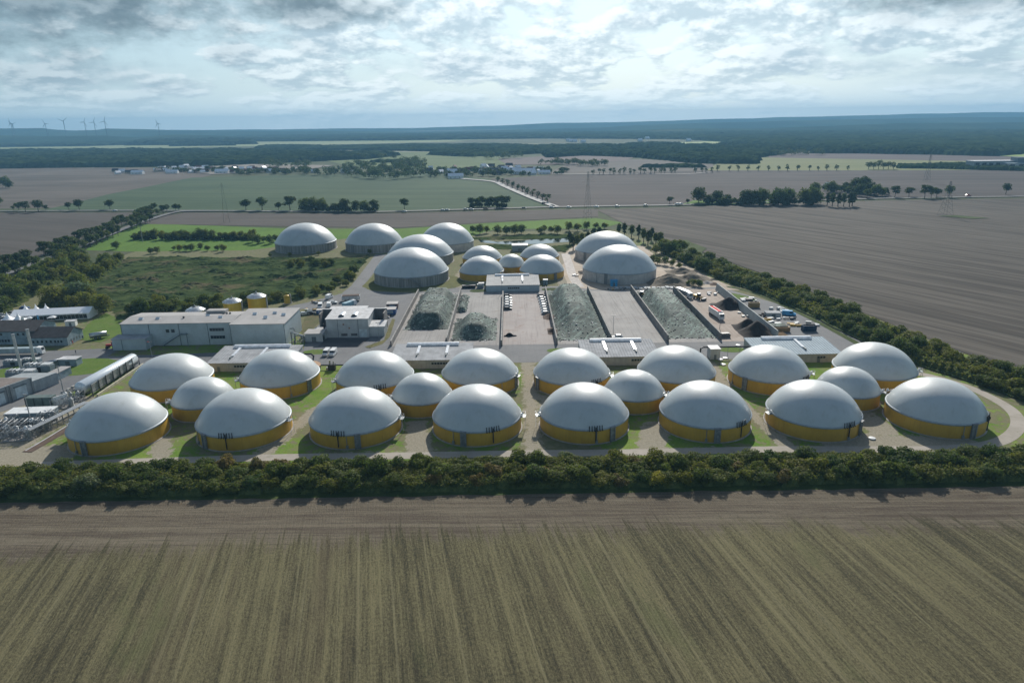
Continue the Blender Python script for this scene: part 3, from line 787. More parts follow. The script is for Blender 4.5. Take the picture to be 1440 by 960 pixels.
# ---- hedge along the right side of the site
def scatter(poly, sp, seed, jit=.35, cell_ok=None):
    rn = random.Random(seed); xs = [q[0] for q in poly]; ys = [q[1] for q in poly]; out = []
    y = min(ys); r = 0
    while y < max(ys):
        x = min(xs) + (sp/2 if r % 2 else 0)
        while x < max(xs):
            xx, yy = x+rn.uniform(-jit,jit)*sp, y+rn.uniform(-jit,jit)*sp
            if ipoly(xx, yy, poly): out.append((xx, yy))
            x += sp
        y += sp*.87; r += 1
    return out
HR = [(178,188),(179,214),(173,234),(161,260),(155,291),(150,336),(141,381),(131,409),(121,463),(112,505),(122,512),(140,470),(156,412),(168,350),(176,302),(180,262),(196,236),(206,188)]
sheet('hedge_verge', [(p_[0]-1.5 if k < 10 else p_[0]+2, p_[1]) for k, p_ in enumerate(HR)], m_verge, .62, px=False, step=6, amp=1)
pts = scatter(HR, 7.9, 31)
for x, y in pts:
    k = rnd.choices([0,1,2,3], [4,4,3,4])[0]
    cx_ = 185-(y-200)*.2
    side = 'on the site side' if x < 192-(y-190)*.235 else 'on the field side'
    sec = 'beside the last front domes' if y < 235 else ('beside the blue grey service building' if y < 290 else ('beside the storage yard' if y < 350 else ('by the upper grey wall' if y < 410 else 'behind the spoil mounds')))
    bush_at(SH[k], x, y, rnd.uniform(1.25, 1.75), 'dark bush '+side+' of the right hedge, '+sec, 'right hedge bushes '+side+' '+sec)
x, y = at(1365, 565); bush_at(SY, 178, 206, 1.3, 'light green bush in the right hedge behind the last front dome')
x, y = at(1063, 410); bush_at(SY, x+4, y, 1.0, 'light green bush in the right hedge above the long grey wall')

m_under, nt, b = new_mat('undergrowth_green'); p = nt.pos()
c = nt.mix(nt.ramp(nt.noise(p, .5, 5, .75), .35, .65), (.04,.055,.02), (.10,.12,.04)); nt.l.new(c, b.inputs['Base Color']); b.inputs['Roughness'].default_value = 1; b.inputs['Specular IOR Level'].default_value = 0
def undergrowth(poly, h, cell, n, label, seed):
    o = canopy(poly, h, cell, label, seed, 4, 1.2, px=False, mat=m_under); o.name = 'undergrowth'
    rn = random.Random(seed); mb = MB(); V = [v.co for v in o.data.vertices if v.co.z > .5]
    for _ in range(n):
        q = rn.choice(V); i = len(mb.v); pos = Vector((q.x+rn.uniform(-.6,.6), q.y+rn.uniform(-.6,.6), q.z+rn.uniform(-.5,.7)))
        nrm = Vector((rn.gauss(0,.7), rn.gauss(0,.7), 1)).normalized(); a = nrm.orthogonal().normalized(); b_ = nrm.cross(a); s_ = rn.uniform(.16,.34)*(1 if cell < 1.3 else 1.5)
        mb.v += [tuple(pos+a*s_), tuple(pos+b_*s_*.7), tuple(pos-a*s_), tuple(pos-b_*s_*.7)]; mb.f.append((i,i+1,i+2,i+3))
    l_ = mb.build('foliage', leafG, o); return o
undergrowth([(-160,165.2),(-60,165.4),(60,165.6),(165,166),(165,180.5),(0,179.5),(-160,178.5)], 3.0, 1.1, 60000, 'low leafy undergrowth filling the hedgerow along the near field', 81)
undergrowth(HR, 3.6, 1.5, 45000, 'low leafy undergrowth filling the hedge beside the ploughed field', 82)
# ---- trees
T_round = [Proto(make_tree(41, 8.5, 10, leafF, 900, .5, .22)), Proto(make_tree(42, 9.5, 11, leafF, 1000, .52, .2)), Proto(make_tree(43, 7.5, 9.5, leafD, 900, .46, .25))]
T_wood = [Proto(make_tree(44, 10, 9, leafG, 1500, .42, .05, 22)), Proto(make_tree(45, 11, 10, leafD, 1500, .45, .05, 22)), Proto(make_tree(46, 9, 8, leafG, 1300, .42, .05, 20))]
T_pop = [Proto(make_tree(47, 5.5, 15, leafF, 1000, .5, .08, 18, tall=True)), Proto(make_tree(48, 6.5, 14, leafD, 1000, .5, .08, 18, tall=True))]
T_big = [Proto(make_tree(49, 15, 15, leafF, 1300, .75, .06, 26)), Proto(make_tree(50, 18, 16, leafD, 1400, .8, .06, 28))]
T_silver = Proto(make_tree(51, 13, 12, leafS, 2400, .42, .03, 24))
T_pale = Proto(make_tree(52, 14, 11, leafG, 2400, .42, .03, 24))
def tree_at(prs, x, y, s, label, group=None):
    return rnd.choice(prs).place(x, y, 0, rnd.uniform(0, 6.28), (s*rnd.uniform(.92,1.1), s*rnd.uniform(.92,1.1), s*rnd.uniform(.9,1.1)), label, group)
def tree_px(prs, px, py, s, label, group=None): return tree_at(prs, *at(px, py), s, label, group)

# avenue on both sides of the left road
def offset_pts(Q, off, step, y0, y1):
    acc = 0; out = []
    for a, b_ in zip(Q, Q[1:]):
        L = (b_-a).length
        if L < 1e-6: continue
        d = (b_-a)/L; n_ = Vector((-d.y, d.x)); t = -acc
        while t < L:
            if t >= 0:
                p = a+d*t+n_*off
                if y0 < p.y < y1: out.append(p)
            t += step
        acc = L-(t-step)
        acc = acc if acc < step else 0
    return out
for off, lo, hi in ((-9, 430, 800), (9, 395, 720)):
    for p in offset_pts(AQ, off, 12.5, lo, hi):
        if rnd.random() < .08: continue
        sd_ = 'on its far side' if off < 0 else 'on its near side'; wh = 'close to the wooded strip' if p.y < 540 else ('beside the bright meadow' if p.y < 660 else 'near the road junction')
        tree_at(T_round, p.x, p.y, rnd.uniform(.95, 1.2), 'round dark tree of the left avenue '+sd_+', '+wh, 'avenue trees '+sd_+' '+wh)
# wood strip right of the avenue, and the bush belt right of it
WL = [at(*q) for q in [(-60,455),(0,445),(20,432),(60,408),(95,392),(125,374),(122,362),(100,360),(60,378),(20,400),(-60,425)]]
for x, y in scatter(WL, 10.5, 3):
    tree_at(T_wood, x, y, rnd.uniform(.9, 1.25), 'bushy green tree at the '+('lower end' if y < 410 else ('middle' if y < 480 else 'upper end'))+' of the strip below the avenue', 'trees at the '+('lower end' if y < 410 else ('middle' if y < 480 else 'upper end'))+' of the wooded strip')
WB = [at(*q) for q in [(38,440),(70,425),(95,405),(120,385),(150,368),(172,362),(168,375),(140,392),(128,405),(128,420),(134,432),(150,440),(110,436),(60,430)]]
for x, y in scatter(WB, 10.5, 4):
    tree_at(T_wood, x, y, rnd.uniform(.85, 1.2), 'bushy green tree in the belt behind the white marquee', 'trees of the belt behind the white marquee')
x, y = at(113, 426); T_silver.place(x, y, 0, 1, 1.15, 'large silvery green tree above the right end of the marquee')
x, y = at(146, 441); T_pale.place(x, y, 0, 2, 1.0, 'large pale green rounded tree left of the white hall roof')
x, y = at(78, 431); T_pale.place(x, y, 0, 2.6, 1.15, 'broad fresh green tree directly behind the marquee roof')
undergrowth(WL, 4.5, 2.4, 26000, 'low leafy undergrowth of the wooded strip below the avenue', 83)
undergrowth(WB, 4.5, 2.4, 26000, 'low leafy undergrowth of the tree belt behind the marquee', 84)
# row in the meadow, and bushes in front of it
x0_ = 190
for i in range(19):
    px = 190+i*9.2; tree_px(T_wood, px+rnd.uniform(-1.5,1.5), 336.5-.03*i+rnd.uniform(-1,1), rnd.uniform(.72,.95), 'dark round tree in the row crossing the bright meadow', 'trees in the row across the bright meadow')
for px, py in [(355,341),(363,343),(371,341),(380,343),(388,340)]:
    tree_px(T_wood, px, py, .8, 'dark tree left of the leftmost back digester', 'trees left of the leftmost back digester')
for px, py in [(212,357),(221,356),(245,352),(253,353),(262,353),(270,353),(282,351),(292,353),(306,352),(314,354),(164,350)]:
    tree_px(T_wood, px, py, rnd.uniform(.45,.7), 'small round bush on the near edge of the bright meadow', 'bushes on the near edge of the bright meadow')
for px, py in [(380,361),(408,361),(448,359),(520,357)]:
    tree_px(T_wood, px, py, .42, 'small dark bush in front of the leftmost back digester', 'small bushes in front of the back digesters')
# poplars and bushes behind the right grey digesters
for px, py in [(905,341),(911,345),(916,339),(898,336),(888,334),(878,333),(922,344),(812,350),(818,346),(826,344),(834,340),(806,352),(843,336),(801,344),(870,331),(928,346)]:
    tree_px(T_pop, px, py, rnd.uniform(.8, 1.0), 'tall dark poplar behind the right pair of grey walled digesters', 'poplars behind the right grey walled digesters')
for px, py in [(935,350),(943,352),(952,352),(960,353),(930,356),(945,358),(922,358)]:
    tree_px(T_wood, px, py, 1.0, 'dark bush mass right of the poplars by the ploughed field', 'bushes right of the poplars')
for px, py in [(665,328),(675,329),(684,328),(700,329),(712,330),(724,330),(733,329),(765,327),(775,328),(784,329),(800,325),(812,325),(825,323),(838,322),(850,322),(760,329)]:
    tree_px(T_wood, px, py, rnd.uniform(.75,1.0), 'dark bushy tree on the river bank behind the small yellow domes', 'trees on the river bank')
# field trees beyond the road
FT = 'dark tree with a bare trunk beside the far country road'
for px, py, s, k in [(19,296,.75,0),(27,297,1.2,0),(36,298,1.35,0),(54,298,1.6,0),(65,297,.8,0),(97,295,1.0,0),(112,296,1.5,0),(155,295,1.35,0),(346,296,1.5,0),(369,296,1.75,0),(392,296,1.1,0),(408,296,1.7,0),
   (213,299,.9,0),(195,303,1,0),(202,301,1,0),(208,300,1,0),(218,296,1,0),(235,298,.9,0),(247,297,1,0),(252,297,1,0),(569,295,1.3,0),(1219,279,1.3,0),(1258,278,1.3,0),(1278,277,1.2,0),(1300,279,1.6,0),(1309,279,1.5,0),(1317,278,1.3,0),(1334,278,1.6,0),(1414,274,1.5,0),(942,287,.9,0),(967,287,.6,0),(0,290,1.4,0)]:
    tree_px(T_round, px, py, s, FT, 'single trees beside the far country road')
for px, py, s in [(8,264,1.9),(14,265,1.5)]:
    tree_px(T_big, px, py, s*.6, 'large dark tree group on the brown field at the left edge', 'large trees at the left edge')
for px, py, s in [(430,295,1.0),(440,296,1.1),(452,297,.9),(470,298,.8),(484,298,1.1),(500,298,.9),(512,298,.8),(527,297,.9)]:
    tree_px(T_big, px, py, s*.95, 'broad dark tree in the group beside the far road behind the back digesters', 'tree group beside the far road, left of centre')
for px in (663,671,678,685,692,699,706,713): tree_px(T_round, px, 291+rnd.uniform(-1,1), 1.3, 'slim dark tree in the small group before the road junction', 'small tree group before the road junction')
for px, py, s in [(982,286,1.25),(995,287,.7),(1008,286,1.1),(1022,286,.8),(1032,288,.5),(1049,288,1.2),(1060,288,1.1),(1072,288,1.1),(1085,287,.8),(1095,288,1.3),(1108,287,1.1),(1132,288,1.25),(1142,287,1.2),(1150,288,.8)]:
    tree_px(T_big, px, py, s, 'large dark tree in the row between the purple field and the ploughed field', 'large trees right of centre between the two brown fields')
for px, py in [(1163,290),(1170,291),(1178,291),(1186,291),(1194,291),(1198,290)]:
    tree_px(T_pop, px, py, 1.25, 'willow like tree in the clump in front of the white farmhouses', 'clump of trees in front of the white farmhouses')
for px, py, s in [(1146,272,.9),(1168,271,1),(1202,270,1.2),(1212,272,1.4),(1222,274,1.1),(1232,276,.9),(1208,276,1),(1240,276,.6),(1188,268,.8)]:
    tree_px(T_big, px, py, s, 'dark tree standing behind the white farmhouses on the right', 'trees behind the white farmhouses')
far_spots = []
for k in range(24):
    px = 834+k*7.2+(2 if k%2 else 0)
    if not 958 < px < 978: far_spots.append((*at(px, 245.5-.016*(px-834)), rnd.uniform(.8, 1.1)))
for k in range(14):
    px = 1010+k*14+rnd.uniform(-2,2); far_spots.append((*at(px, 241-.005*(px-1000)), rnd.uniform(.8, 1.1)))
for px in (1221,1228,1235,1242,1249,1256): far_spots.append((*at(px, 238.5), 1.5))
for k in range(11):
    t = k/10; far_spots.append((*at(700+t*70, 259+t*29-3), .9))

rn_ = random.Random(3); mbf = MB(); cl_ = []
for x, y, s_ in far_spots:
    for q in range(5): cl_.append(((x+rn_.uniform(-2,2)*s_, y+rn_.uniform(-2,2)*s_, (6.5+rn_.uniform(-2.5,3))*s_), 3.3*s_, 3.3*s_, 3.0*s_))
    mbf.tube((x, y, 0), (x, y, 5*s_), .5, 5)
leaves(mbf, cl_, len(far_spots)*160, .9, rn_, .3)
stuff(mbf.build('distant_trees', leafF), 'small dark trees lined up along the distant farm track, the yellow green field and the village road', 'trees')
# tree belts and village greenery further off: not countable
def belt(poly, n, w, h, label, seed, leaf=leafF):
    rn = random.Random(seed); P_ = [at(*q) for q in poly]; mb = MB()
    xs = [q[0] for q in P_]; ys = [q[1] for q in P_]; k = 0; cl = []; g = 0
    while k < n and g < n*60:
        g += 1
        x, y = rn.uniform(min(xs), max(xs)), rn.uniform(min(ys), max(ys))
        if not ipoly(x, y, P_): continue
        s = rn.uniform(.6, 1.2); k += 1
        for q in range(4):
            cl.append(((x+rn.uniform(-.3,.3)*w*s, y+rn.uniform(-.3,.3)*w*s, h*s*rn.uniform(.3,.7)), w*.33*s, w*.33*s, h*.34*s))
    leaves(mb, cl, n*110, 1.25, rn, .4)
    o = mb.build('tree_belt', leaf); stuff(o, label, 'trees'); return o
belt([(430,245),(520,240),(600,240),(600,250),(560,254),(500,252),(430,246)], 110, 16, 17, 'dense trees around the houses of the middle village', 1)
belt([(330,243),(440,240),(440,245),(330,247)], 60, 13, 11, 'trees between the gardens at the left of the middle village', 2)
belt([(222,238.5),(330,238),(332,243),(222,243.5)], 60, 12, 9, 'garden trees around the houses of the left village', 3)
belt([(600,242),(700,241),(700,249),(600,250)], 75, 12, 11, 'garden trees around the white house of the middle village', 4)
belt([(690,240),(800,240),(800,246),(740,248),(700,247)], 55, 12, 9, 'garden trees at the right end of the middle village', 5)
belt([(500,232),(600,233),(600,236),(470,236)], 40, 18, 14, 'tree belt behind the middle village', 6)
belt([(556,231),(590,229),(600,233),(560,234)], 24, 20, 18, 'taller tree group behind the middle village', 7)
belt([(780,230),(820,231),(858,233),(856,236),(800,233),(745,232)], 38, 16, 14, 'tree group on the edge of the pale field right of the village', 8)
belt([(650,224),(668,224),(720,222),(740,223),(700,225)], 20, 22, 20, 'far tree group in the meadows behind the village', 9)
belt([(400,224),(560,222),(560,225),(400,227)], 40, 20, 16, 'loose tree line across the far meadows left of centre', 10)
belt([(360,230),(400,229),(440,234),(430,237),(380,237)], 30, 18, 15, 'tree clump left of the middle village', 11)
belt([(1080,218),(1150,217),(1160,219),(1085,220)], 22, 20, 16, 'tree line at the far end of the upper brown field', 12)

belt([(985,288.6),(1150,289.6),(1150,288.2),(985,287.2)], 60, 9, 8, 'bushy undergrowth between the large trees right of centre', 21)
belt([(425,297.8),(530,299),(530,297.6),(425,296.6)], 34, 9, 8, 'bushy undergrowth of the tree group left of centre by the far road', 22)
belt([(660,292.2),(715,292.2),(715,291),(660,291)], 14, 8, 6, 'undergrowth of the small tree group before the junction', 23)
belt([(1160,272),(1245,275),(1245,272),(1160,268)], 34, 10, 9, 'garden bushes around the white farmhouses', 24)
belt([(190,337.5),(275,337.8),(360,338.5),(360,336.5),(190,336)], 60, 4.5, 4, 'undergrowth of the row across the bright meadow', 25)
# ---- scrub heath left of centre
m_scrub, nt, b = new_mat('heath_scrub')
p = nt.pos()
c = nt.mix(nt.ramp(nt.noise(p, .09, 6, .7), .35, .62), (.042,.064,.026), (.09,.118,.046))
c = nt.mix(nt.math('MULTIPLY', nt.ramp(nt.noise(p, .035, 6, .7, .6), .52, .66), .8), c, (.18,.14,.09))
c = nt.mix(nt.math('MULTIPLY', nt.ramp(nt.noise(p, 1.1, 4, .8), .35, .7), .5), c, (.02,.03,.014))
nt.l.new(c, b.inputs['Base Color']); b.inputs['Roughness'].default_value = 1; b.inputs['Specular IOR Level'].default_value = 0
def scrub(poly_px, label, seed, cell=1.5, hmax=1.9):
    poly = wob([at(*q) for q in poly_px], 6, 2.5, seed)
    xs = [q[0] for q in poly]; ys = [q[1] for q in poly]; xa, ya = min(xs), min(ys)
    nx, ny = int((max(xs)-xa)/cell)+2, int((max(ys)-ya)/cell)+2; rn = random.Random(seed)
    ins = [[ipoly(xa+i*cell, ya+j*cell, poly) for i in range(nx)] for j in range(ny)]
    idx = {}; mb = MB()
    def V_(i, j):
        if (i,j) in idx: return idx[(i,j)]
        x, y = xa+i*cell, ya+j*cell
        e = ins[j][i] and all(ins[jj][ii] for ii in (i-1,i,i+1) for jj in (j-1,j,j+1) if 0<=ii<nx and 0<=jj<ny)
        z = -.2
        if e:
            a = noise.noise(Vector((x/16, y/16, seed)))
            n1 = noise.noise(Vector((x/5.0, y/5.0, seed+2))); n2 = noise.noise(Vector((x/2.2, y/2.2, seed+4)))
            z = .12+max(0, .35+a*1.3)*hmax*max(0, .35+n1*1.1+n2*.8)+rn.uniform(0,.25)
        idx[(i,j)] = len(mb.v); mb.v.append((x+rn.uniform(-.4,.4)*cell, y+rn.uniform(-.4,.4)*cell, z)); return idx[(i,j)]
    for j in range(ny-1):
        for i in range(nx-1):
            if ins[j][i] and ins[j][i+1] and ins[j+1][i+1] and ins[j+1][i]: mb.f.append((V_(i,j),V_(i+1,j),V_(i+1,j+1),V_(i,j+1)))
    stuff(mb.build('scrub', m_scrub), label, 'scrub')
scrub([(150,440),(128,420),(126,402),(145,385),(175,362),(240,360),(330,362),(385,362),(480,362),(526,358),(496,392),(470,409),(430,421),(370,432),(300,434),(250,438),(185,450),(165,452)], 'rough heath of low scrub and dry grass behind the long white hall', 2)
scrub([(640,334),(850,327),(856,334),(812,344),(800,336),(740,338),(650,338)], 'rough scrub on the river bank', 5, 2.0, 1.6)
scrub([(650,348),(700,343),(770,346),(810,342),(800,356),(730,352),(700,352)], 'low scrub between river and small domes', 6, 1.5, .8)
def bushes(poly_px, sp, seed, sc_, lab, grp):
    for x, y in scatter([at(*q) for q in poly_px], sp, seed): tree_at(SH[:4], x, y, rnd.uniform(.8,1.2)*sc_*2.0, lab, grp)
bushes([(400,371),(430,368),(470,371),(475,375),(440,378),(405,378)], 7.5, 8, .5, 'dark rounded bush in the clump on the heath', 'bush clump on the heath')
bushes([(330,425),(400,418),(470,400),(500,385),(508,378),(500,396),(470,410),(430,420),(380,432),(335,434)], 8.5, 9, .62, 'dark bush along the back of the curved site road', 'bushes behind the curved site road')
bushes([(175,440),(240,428),(330,428),(330,436),(250,440),(200,446),(175,448)], 8.5, 10, .75, 'dark bush behind the long white hall', 'bushes behind the long white hall')

# ================================================================== DIGESTER TANKS
m_mem, nt, b = new_mat('membrane_white')
p = nt.pos(); o_ = nt.obj()
sepx = nt.node('ShaderNodeSeparateXYZ'); nt.l.new(o_, sepx.inputs[0])
ang = nt.math('ARCTAN2', sepx.outputs[1], sepx.outputs[0])
seam = nt.math('ABSOLUTE', nt.math('SINE', nt.math('MULTIPLY', ang, 18)))
c = nt.mix(nt.ramp(nt.noise(p, .12, 5, .6), .3, .7), (.43,.47,.475), (.50,.53,.53))
c = nt.mix(nt.math('MULTIPLY', nt.ramp(nt.noise(nt.vmul(o_,(1,1,.3)), .35, 6, .7), .48, .72), .5), c, (.36,.37,.34))
c = nt.mix(nt.math('MULTIPLY', nt.math('SUBTRACT', 1.0, nt.ramp(seam, 0, .03)), .28), c, (.3,.31,.31))
oi = nt.node('ShaderNodeObjectInfo').outputs['Random']
c = nt.mix(nt.math('MULTIPLY', oi, .25), c, (.50,.52,.50))
nt.l.new(c, b.inputs['Base Color']); b.inputs['Roughness'].default_value = .46; b.inputs['Specular IOR Level'].default_value = .45
b.inputs['Coat Weight'].default_value = .22; b.inputs['Coat Roughness'].default_value = .2
bump(nt, b, nt.noise(p, .5, 3, .5), .06, .3)

m_yel, nt, b = new_mat('yellow_cladding')
p = nt.pos(); o_ = nt.obj()
sepx = nt.node('ShaderNodeSeparateXYZ'); nt.l.new(o_, sepx.inputs[0]); ang = nt.math('ARCTAN2', sepx.outputs[1], sepx.outputs[0])
w_ = nt.math('SINE', nt.math('MULTIPLY', ang, 190)); sm = nt.math('ABSOLUTE', nt.math('SINE', nt.math('MULTIPLY', ang, 22)))
c = nt.mix(nt.ramp(nt.noise(p, .3, 5, .6), .3, .7), (.47,.275,.026), (.55,.33,.036))
c = nt.mix(nt.math('MULTIPLY', nt.ramp(nt.noise(nt.vmul(p,(1.2,1.2,.1)), 1.5, 5, .7), .48, .75), .4), c, (.30,.17,.03))
c = nt.mix(nt.math('MULTIPLY', nt.math('SUBTRACT', 1.0, nt.ramp(sm, 0, .05)), .45), c, (.2,.12,.03))
low = nt.math('SUBTRACT', 1.0, nt.ramp(nt.math('ADD', sepx.outputs[2], nt.noise(p, .8, 4, .6)), .3, 1.5))
c = nt.mix(nt.math('MULTIPLY', low, .35), c, (.2,.16,.07))
nt.l.new(c, b.inputs['Base Color']); b.inputs['Roughness'].default_value = .5; bump(nt, b, w_, .35, .04)

m_cw, nt, b = new_mat('board_marked_concrete')
p = nt.pos(); o_ = nt.obj()
sepx = nt.node('ShaderNodeSeparateXYZ'); nt.l.new(o_, sepx.inputs[0]); ang = nt.math('ARCTAN2', sepx.outputs[1], sepx.outputs[0])
sm = nt.math('ABSOLUTE', nt.math('SINE', nt.math('MULTIPLY', ang, 26)))
oi = nt.node('ShaderNodeObjectInfo').outputs['Random']
c = nt.mix(nt.ramp(nt.noise(nt.vmul(p,(1,1,.04)), .8, 6, .75), .32, .68), (.15,.15,.14), (.36,.35,.33))
c = nt.mix(nt.math('MULTIPLY', nt.math('SUBTRACT', 1.0, nt.ramp(sm, 0, .09)), .6), c, (.10,.10,.10))
nt.l.new(c, b.inputs['Base Color']); b.inputs['Roughness'].default_value = .85
m_cwl = M('new_concrete_wall', (.50,.47,.44), .8, var=.2, scale=.3, streak=.35)
m_galv = M('galvanised_steel', (.30,.32,.33), .5, .45, .2, 1.5)
m_rim = M('rim_grey', (.34,.38,.41), .5, .2, .15, 1)
m_black = M('black_pipe', (.02,.022,.025), .45)
m_white = M('white_paint', (.72,.73,.72), .4, var=.12)
m_steel = M('polished_steel', (.36,.38,.40), .38, .8, .15, 2)
m_dkgrey = M('dark_grey_metal', (.10,.105,.11), .5)
m_concf = M('concrete_foot', (.38,.36,.33), .9)

def dome_tank(x, y, Rr, hd, hw, wallmat, label, group=None, shaft=None, pipes=None, side=None, slab=True):
    t = thing('digester_tank', label, 'tank', x, y, 0, 0, group)
    n = 96
    MB().lathe([(Rr-.02, -.05), (Rr-.02, hw)], n).build('wall', wallmat, t, True)
    Rs = (Rr*Rr+hd*hd)/(2*hd); am = math.acos(max(-1, 1-hd/Rs)); z0 = hw+hd-Rs
    prof = []
    for i in range(29):
        a = am*(1-i/28); rr = Rs*math.sin(a)
        z = z0+Rs*math.cos(a)
        bul = .035*Rr*math.sin(math.pi*min(1, (1-i/28)))**2*(i/28)**.3 * (1 if i > 0 else 0)
        prof.append((max(rr+bul*.6, .001), z+.0))
    MB().lathe(prof, n).build('membrane_roof', m_mem, t, True)
    rb = MB(); rb.lathe([(Rr+.01,hw-.42),(Rr+.16,hw-.38),(Rr+.2,hw-.02),(Rr+.14,hw+.16),(Rr-.3,hw+.30)], n)
    rb.build('rim_band', m_rim, t, True)
    if slab:
        MB().lathe([(Rr+.45,.08),(Rr+.45,.22),(Rr-.1,.24)], 64).build('footing', m_concf, t)
    def ang_of(s): return -math.pi/2+math.asin(max(-.98, min(.98, s)))
    if shaft is not None:
        a = ang_of(shaft); u = Vector((math.cos(a), math.sin(a), 0)); v = Vector((-u.y, u.x, 0)); mb = MB()
        for q in (-.75, .75):
            c0 = u*(Rr+.35)+v*q
            mb.obox((c0.x, c0.y, hw/2), (.5, .35, hw+.2), a)
        c0 = u*(Rr+.25); mb.obox((c0.x, c0.y, hw/2), (.25, 1.3, hw-.1), a)
        c0 = u*(Rr+.3); mb.obox((c0.x, c0.y, hw+.1), (1.0, 2.1, .22), a)
        mb.build('cable_shaft', M('shaft_grey', (.24,.25,.25), .6, .2, .3, 1.2, streak=.3), t)
        a2 = ang_of(shaft-.22 if shaft < .4 else shaft-.35); u = Vector((math.cos(a2), math.sin(a2), 0)); mb = MB()
        p0 = u*(Rr+.18); mb.tube((p0.x,p0.y,.9), (p0.x,p0.y,hw), .11, 6); mb.obox((p0.x, p0.y, .95), (.6,.7,.9), a2)
        mb.build('drain_pipe', m_galv, t)
    if pipes is not None:
        mb = MB()
        for q in range(6):
            a = ang_of(pipes)+(q-2.5)*.80/Rr
            u = Vector((math.cos(a), math.sin(a), 0))
            p0 = u*(Rr+.28); mb.tube((p0.x,p0.y,hw-.25), (p0.x*.985,p0.y*.985,hw+1.35), .13, 6)
            p1 = u*(Rr+.6); mb.tube((p1.x,p1.y,hw-.2), (p0.x,p0.y,hw-.2), .17, 6)
        a = ang_of(pipes); u = Vector((math.cos(a), math.sin(a), 0)); p0 = u*(Rr+.3); v = Vector((-u.y, u.x, 0))
        mb.tube((p0.x,p0.y,.9),(p0.x,p0.y,hw+.9),.17,8)
        mb.build('gas_pipes', m_black, t)
    if side:
        for s_, zf_ in side:
            a = s_; u = Vector((math.cos(a), math.sin(a), 0)); v = Vector((-u.y, u.x, 0)); mb = MB()
            c0 = u*(Rr+.9); mb.obox((c0.x,c0.y,hw-.15), (1.5,2.4,.12), a)
            for q in (-1.15, 1.15):
                for w in (.3, 1.5):
                    k_ = u*(Rr+w)+v*q; mb.tube((k_.x,k_.y,0 if w > 1 else hw-.2), (k_.x,k_.y,hw+1.0), .05, 4)
                a0 = u*(Rr+.3)+v*q; a1 = u*(Rr+1.5)+v*q; mb.tube((a0.x,a0.y,hw+.95), (a1.x,a1.y,hw+.95), .045, 4)
            a0 = u*(Rr+1.5)-v*1.15; a1 = u*(Rr+1.5)+v*1.15
            for zz_ in (.5,.95): mb.tube((a0.x,a0.y,hw+zz_), (a1.x,a1.y,hw+zz_), .045, 4)
            for k in range(10):
                zz_ = .4+k*.45
                mb.tube((a0.x,a0.y,zz_),(a0.x+v.x*.5,a0.y+v.y*.5,zz_),.03,4)
            mb.build('access_platform', m_galv, t)
            vb = MB(); c1 = u*(Rr+.4)
            vb.obox((c1.x,c1.y,hw+.5),(.7,.7,.7),a); vb.tube((c1.x,c1.y,hw+.8),(c1.x+u.x*.6,c1.y+u.y*.6,hw+.95),.2,8)
            vb.build('pressure_valve', m_white, t)
    return t
HW = 4.87
FR = [(-126.9,203.3,14.42,9.1,-.2,None,'large white domed tank with yellow wall at the left end of the front row'),
 (-87.1,205.3,14.6,9.05,-.53,-.02,'white domed yellow tank second from left in the front row'),
 (-51.1,205.4,14.5,8.9,.24,-.16,'white domed yellow tank third from left in the front row'),
 (-11.7,205.7,14.3,9.1,-.25,.38,'white domed yellow tank in the front row just left of the central dirt track'),
 (23.05,206.1,14.3,8.95,.52,.15,'white domed yellow tank in the front row just right of the central dirt track'),
 (62.3,205.9,14.4,9.1,.0,.55,'white domed yellow tank sixth from left in the front row'),
 (97.1,205.1,14.4,9.1,.74,.38,'white domed yellow tank second from right in the front row'),
 (137.2,205.9,14.43,9.0,.25,.72,'white domed yellow tank at the right end of the front row, inside the track bend')]
for i, (x, y, r, hd, sh, pp, lab) in enumerate(FR):
    sd = [(R(-8), 0)] if i in (1,2,3) else ([(R(188), 0)] if i in (4,6) else ([(R(180), 0)] if i == 0 else []))
    dome_tank(x, y, r, hd, HW, m_yel, lab, 'large domed tanks of the front row', sh, pp, sd)
for i, (x, y, lab) in enumerate([(-107.8,223.2,'smaller white domed tank between the first and second front domes at the left'),(-31.7,223.9,'smaller white domed tank wedged between the third and fourth front domes'),
        (42.4,224,'smaller white domed tank wedged between the fifth and sixth front domes'),(117.1,223.9,'smaller white domed tank wedged between the last two front domes at the right')]):
    dome_tank(x, y, 10.42, 6.95, HW, m_yel, lab, 'smaller domed tanks of the middle row', None, None, [(R(-28), 0), (R(200), 0)])
BK = [(-128.75,244.8,14.53,8.3,None,None,'white domed tank in the second row beside the long white cylinder'),(-88.4,246.1,14.6,8.8,.87,None,'white domed tank in the second row left of the round wooden topped pit'),
 (-51.8,243.4,14.5,8.6,None,.3,'white domed tank in the second row right of the two parked white vans'),(-12.3,245.3,14.4,8.4,.93,None,'white domed tank in the second row left of the central dirt track'),
 (22.3,243.8,14.3,8.5,-.9,.55,'white domed tank in the second row right of the central dirt track'),(61.8,244,14.4,8.8,None,None,'white domed tank in the second row in front of the right silage bays'),
 (96.25,242.7,14.4,8.9,-.8,.66,'white domed tank in the second row in front of the blue grey service building'),(136.5,243.9,14.5,8.9,None,None,'white domed tank in the second row at the far right beside the hedge')]
for i, (x, y, r, hd, sh, pp, lab) in enumerate(BK):
    dome_tank(x, y, r, hd, HW, m_yel, lab, 'large domed tanks of the second row', sh, pp, [(R(-20), 0)] if i in (0,3,4,6,7) else [(R(205),0)])
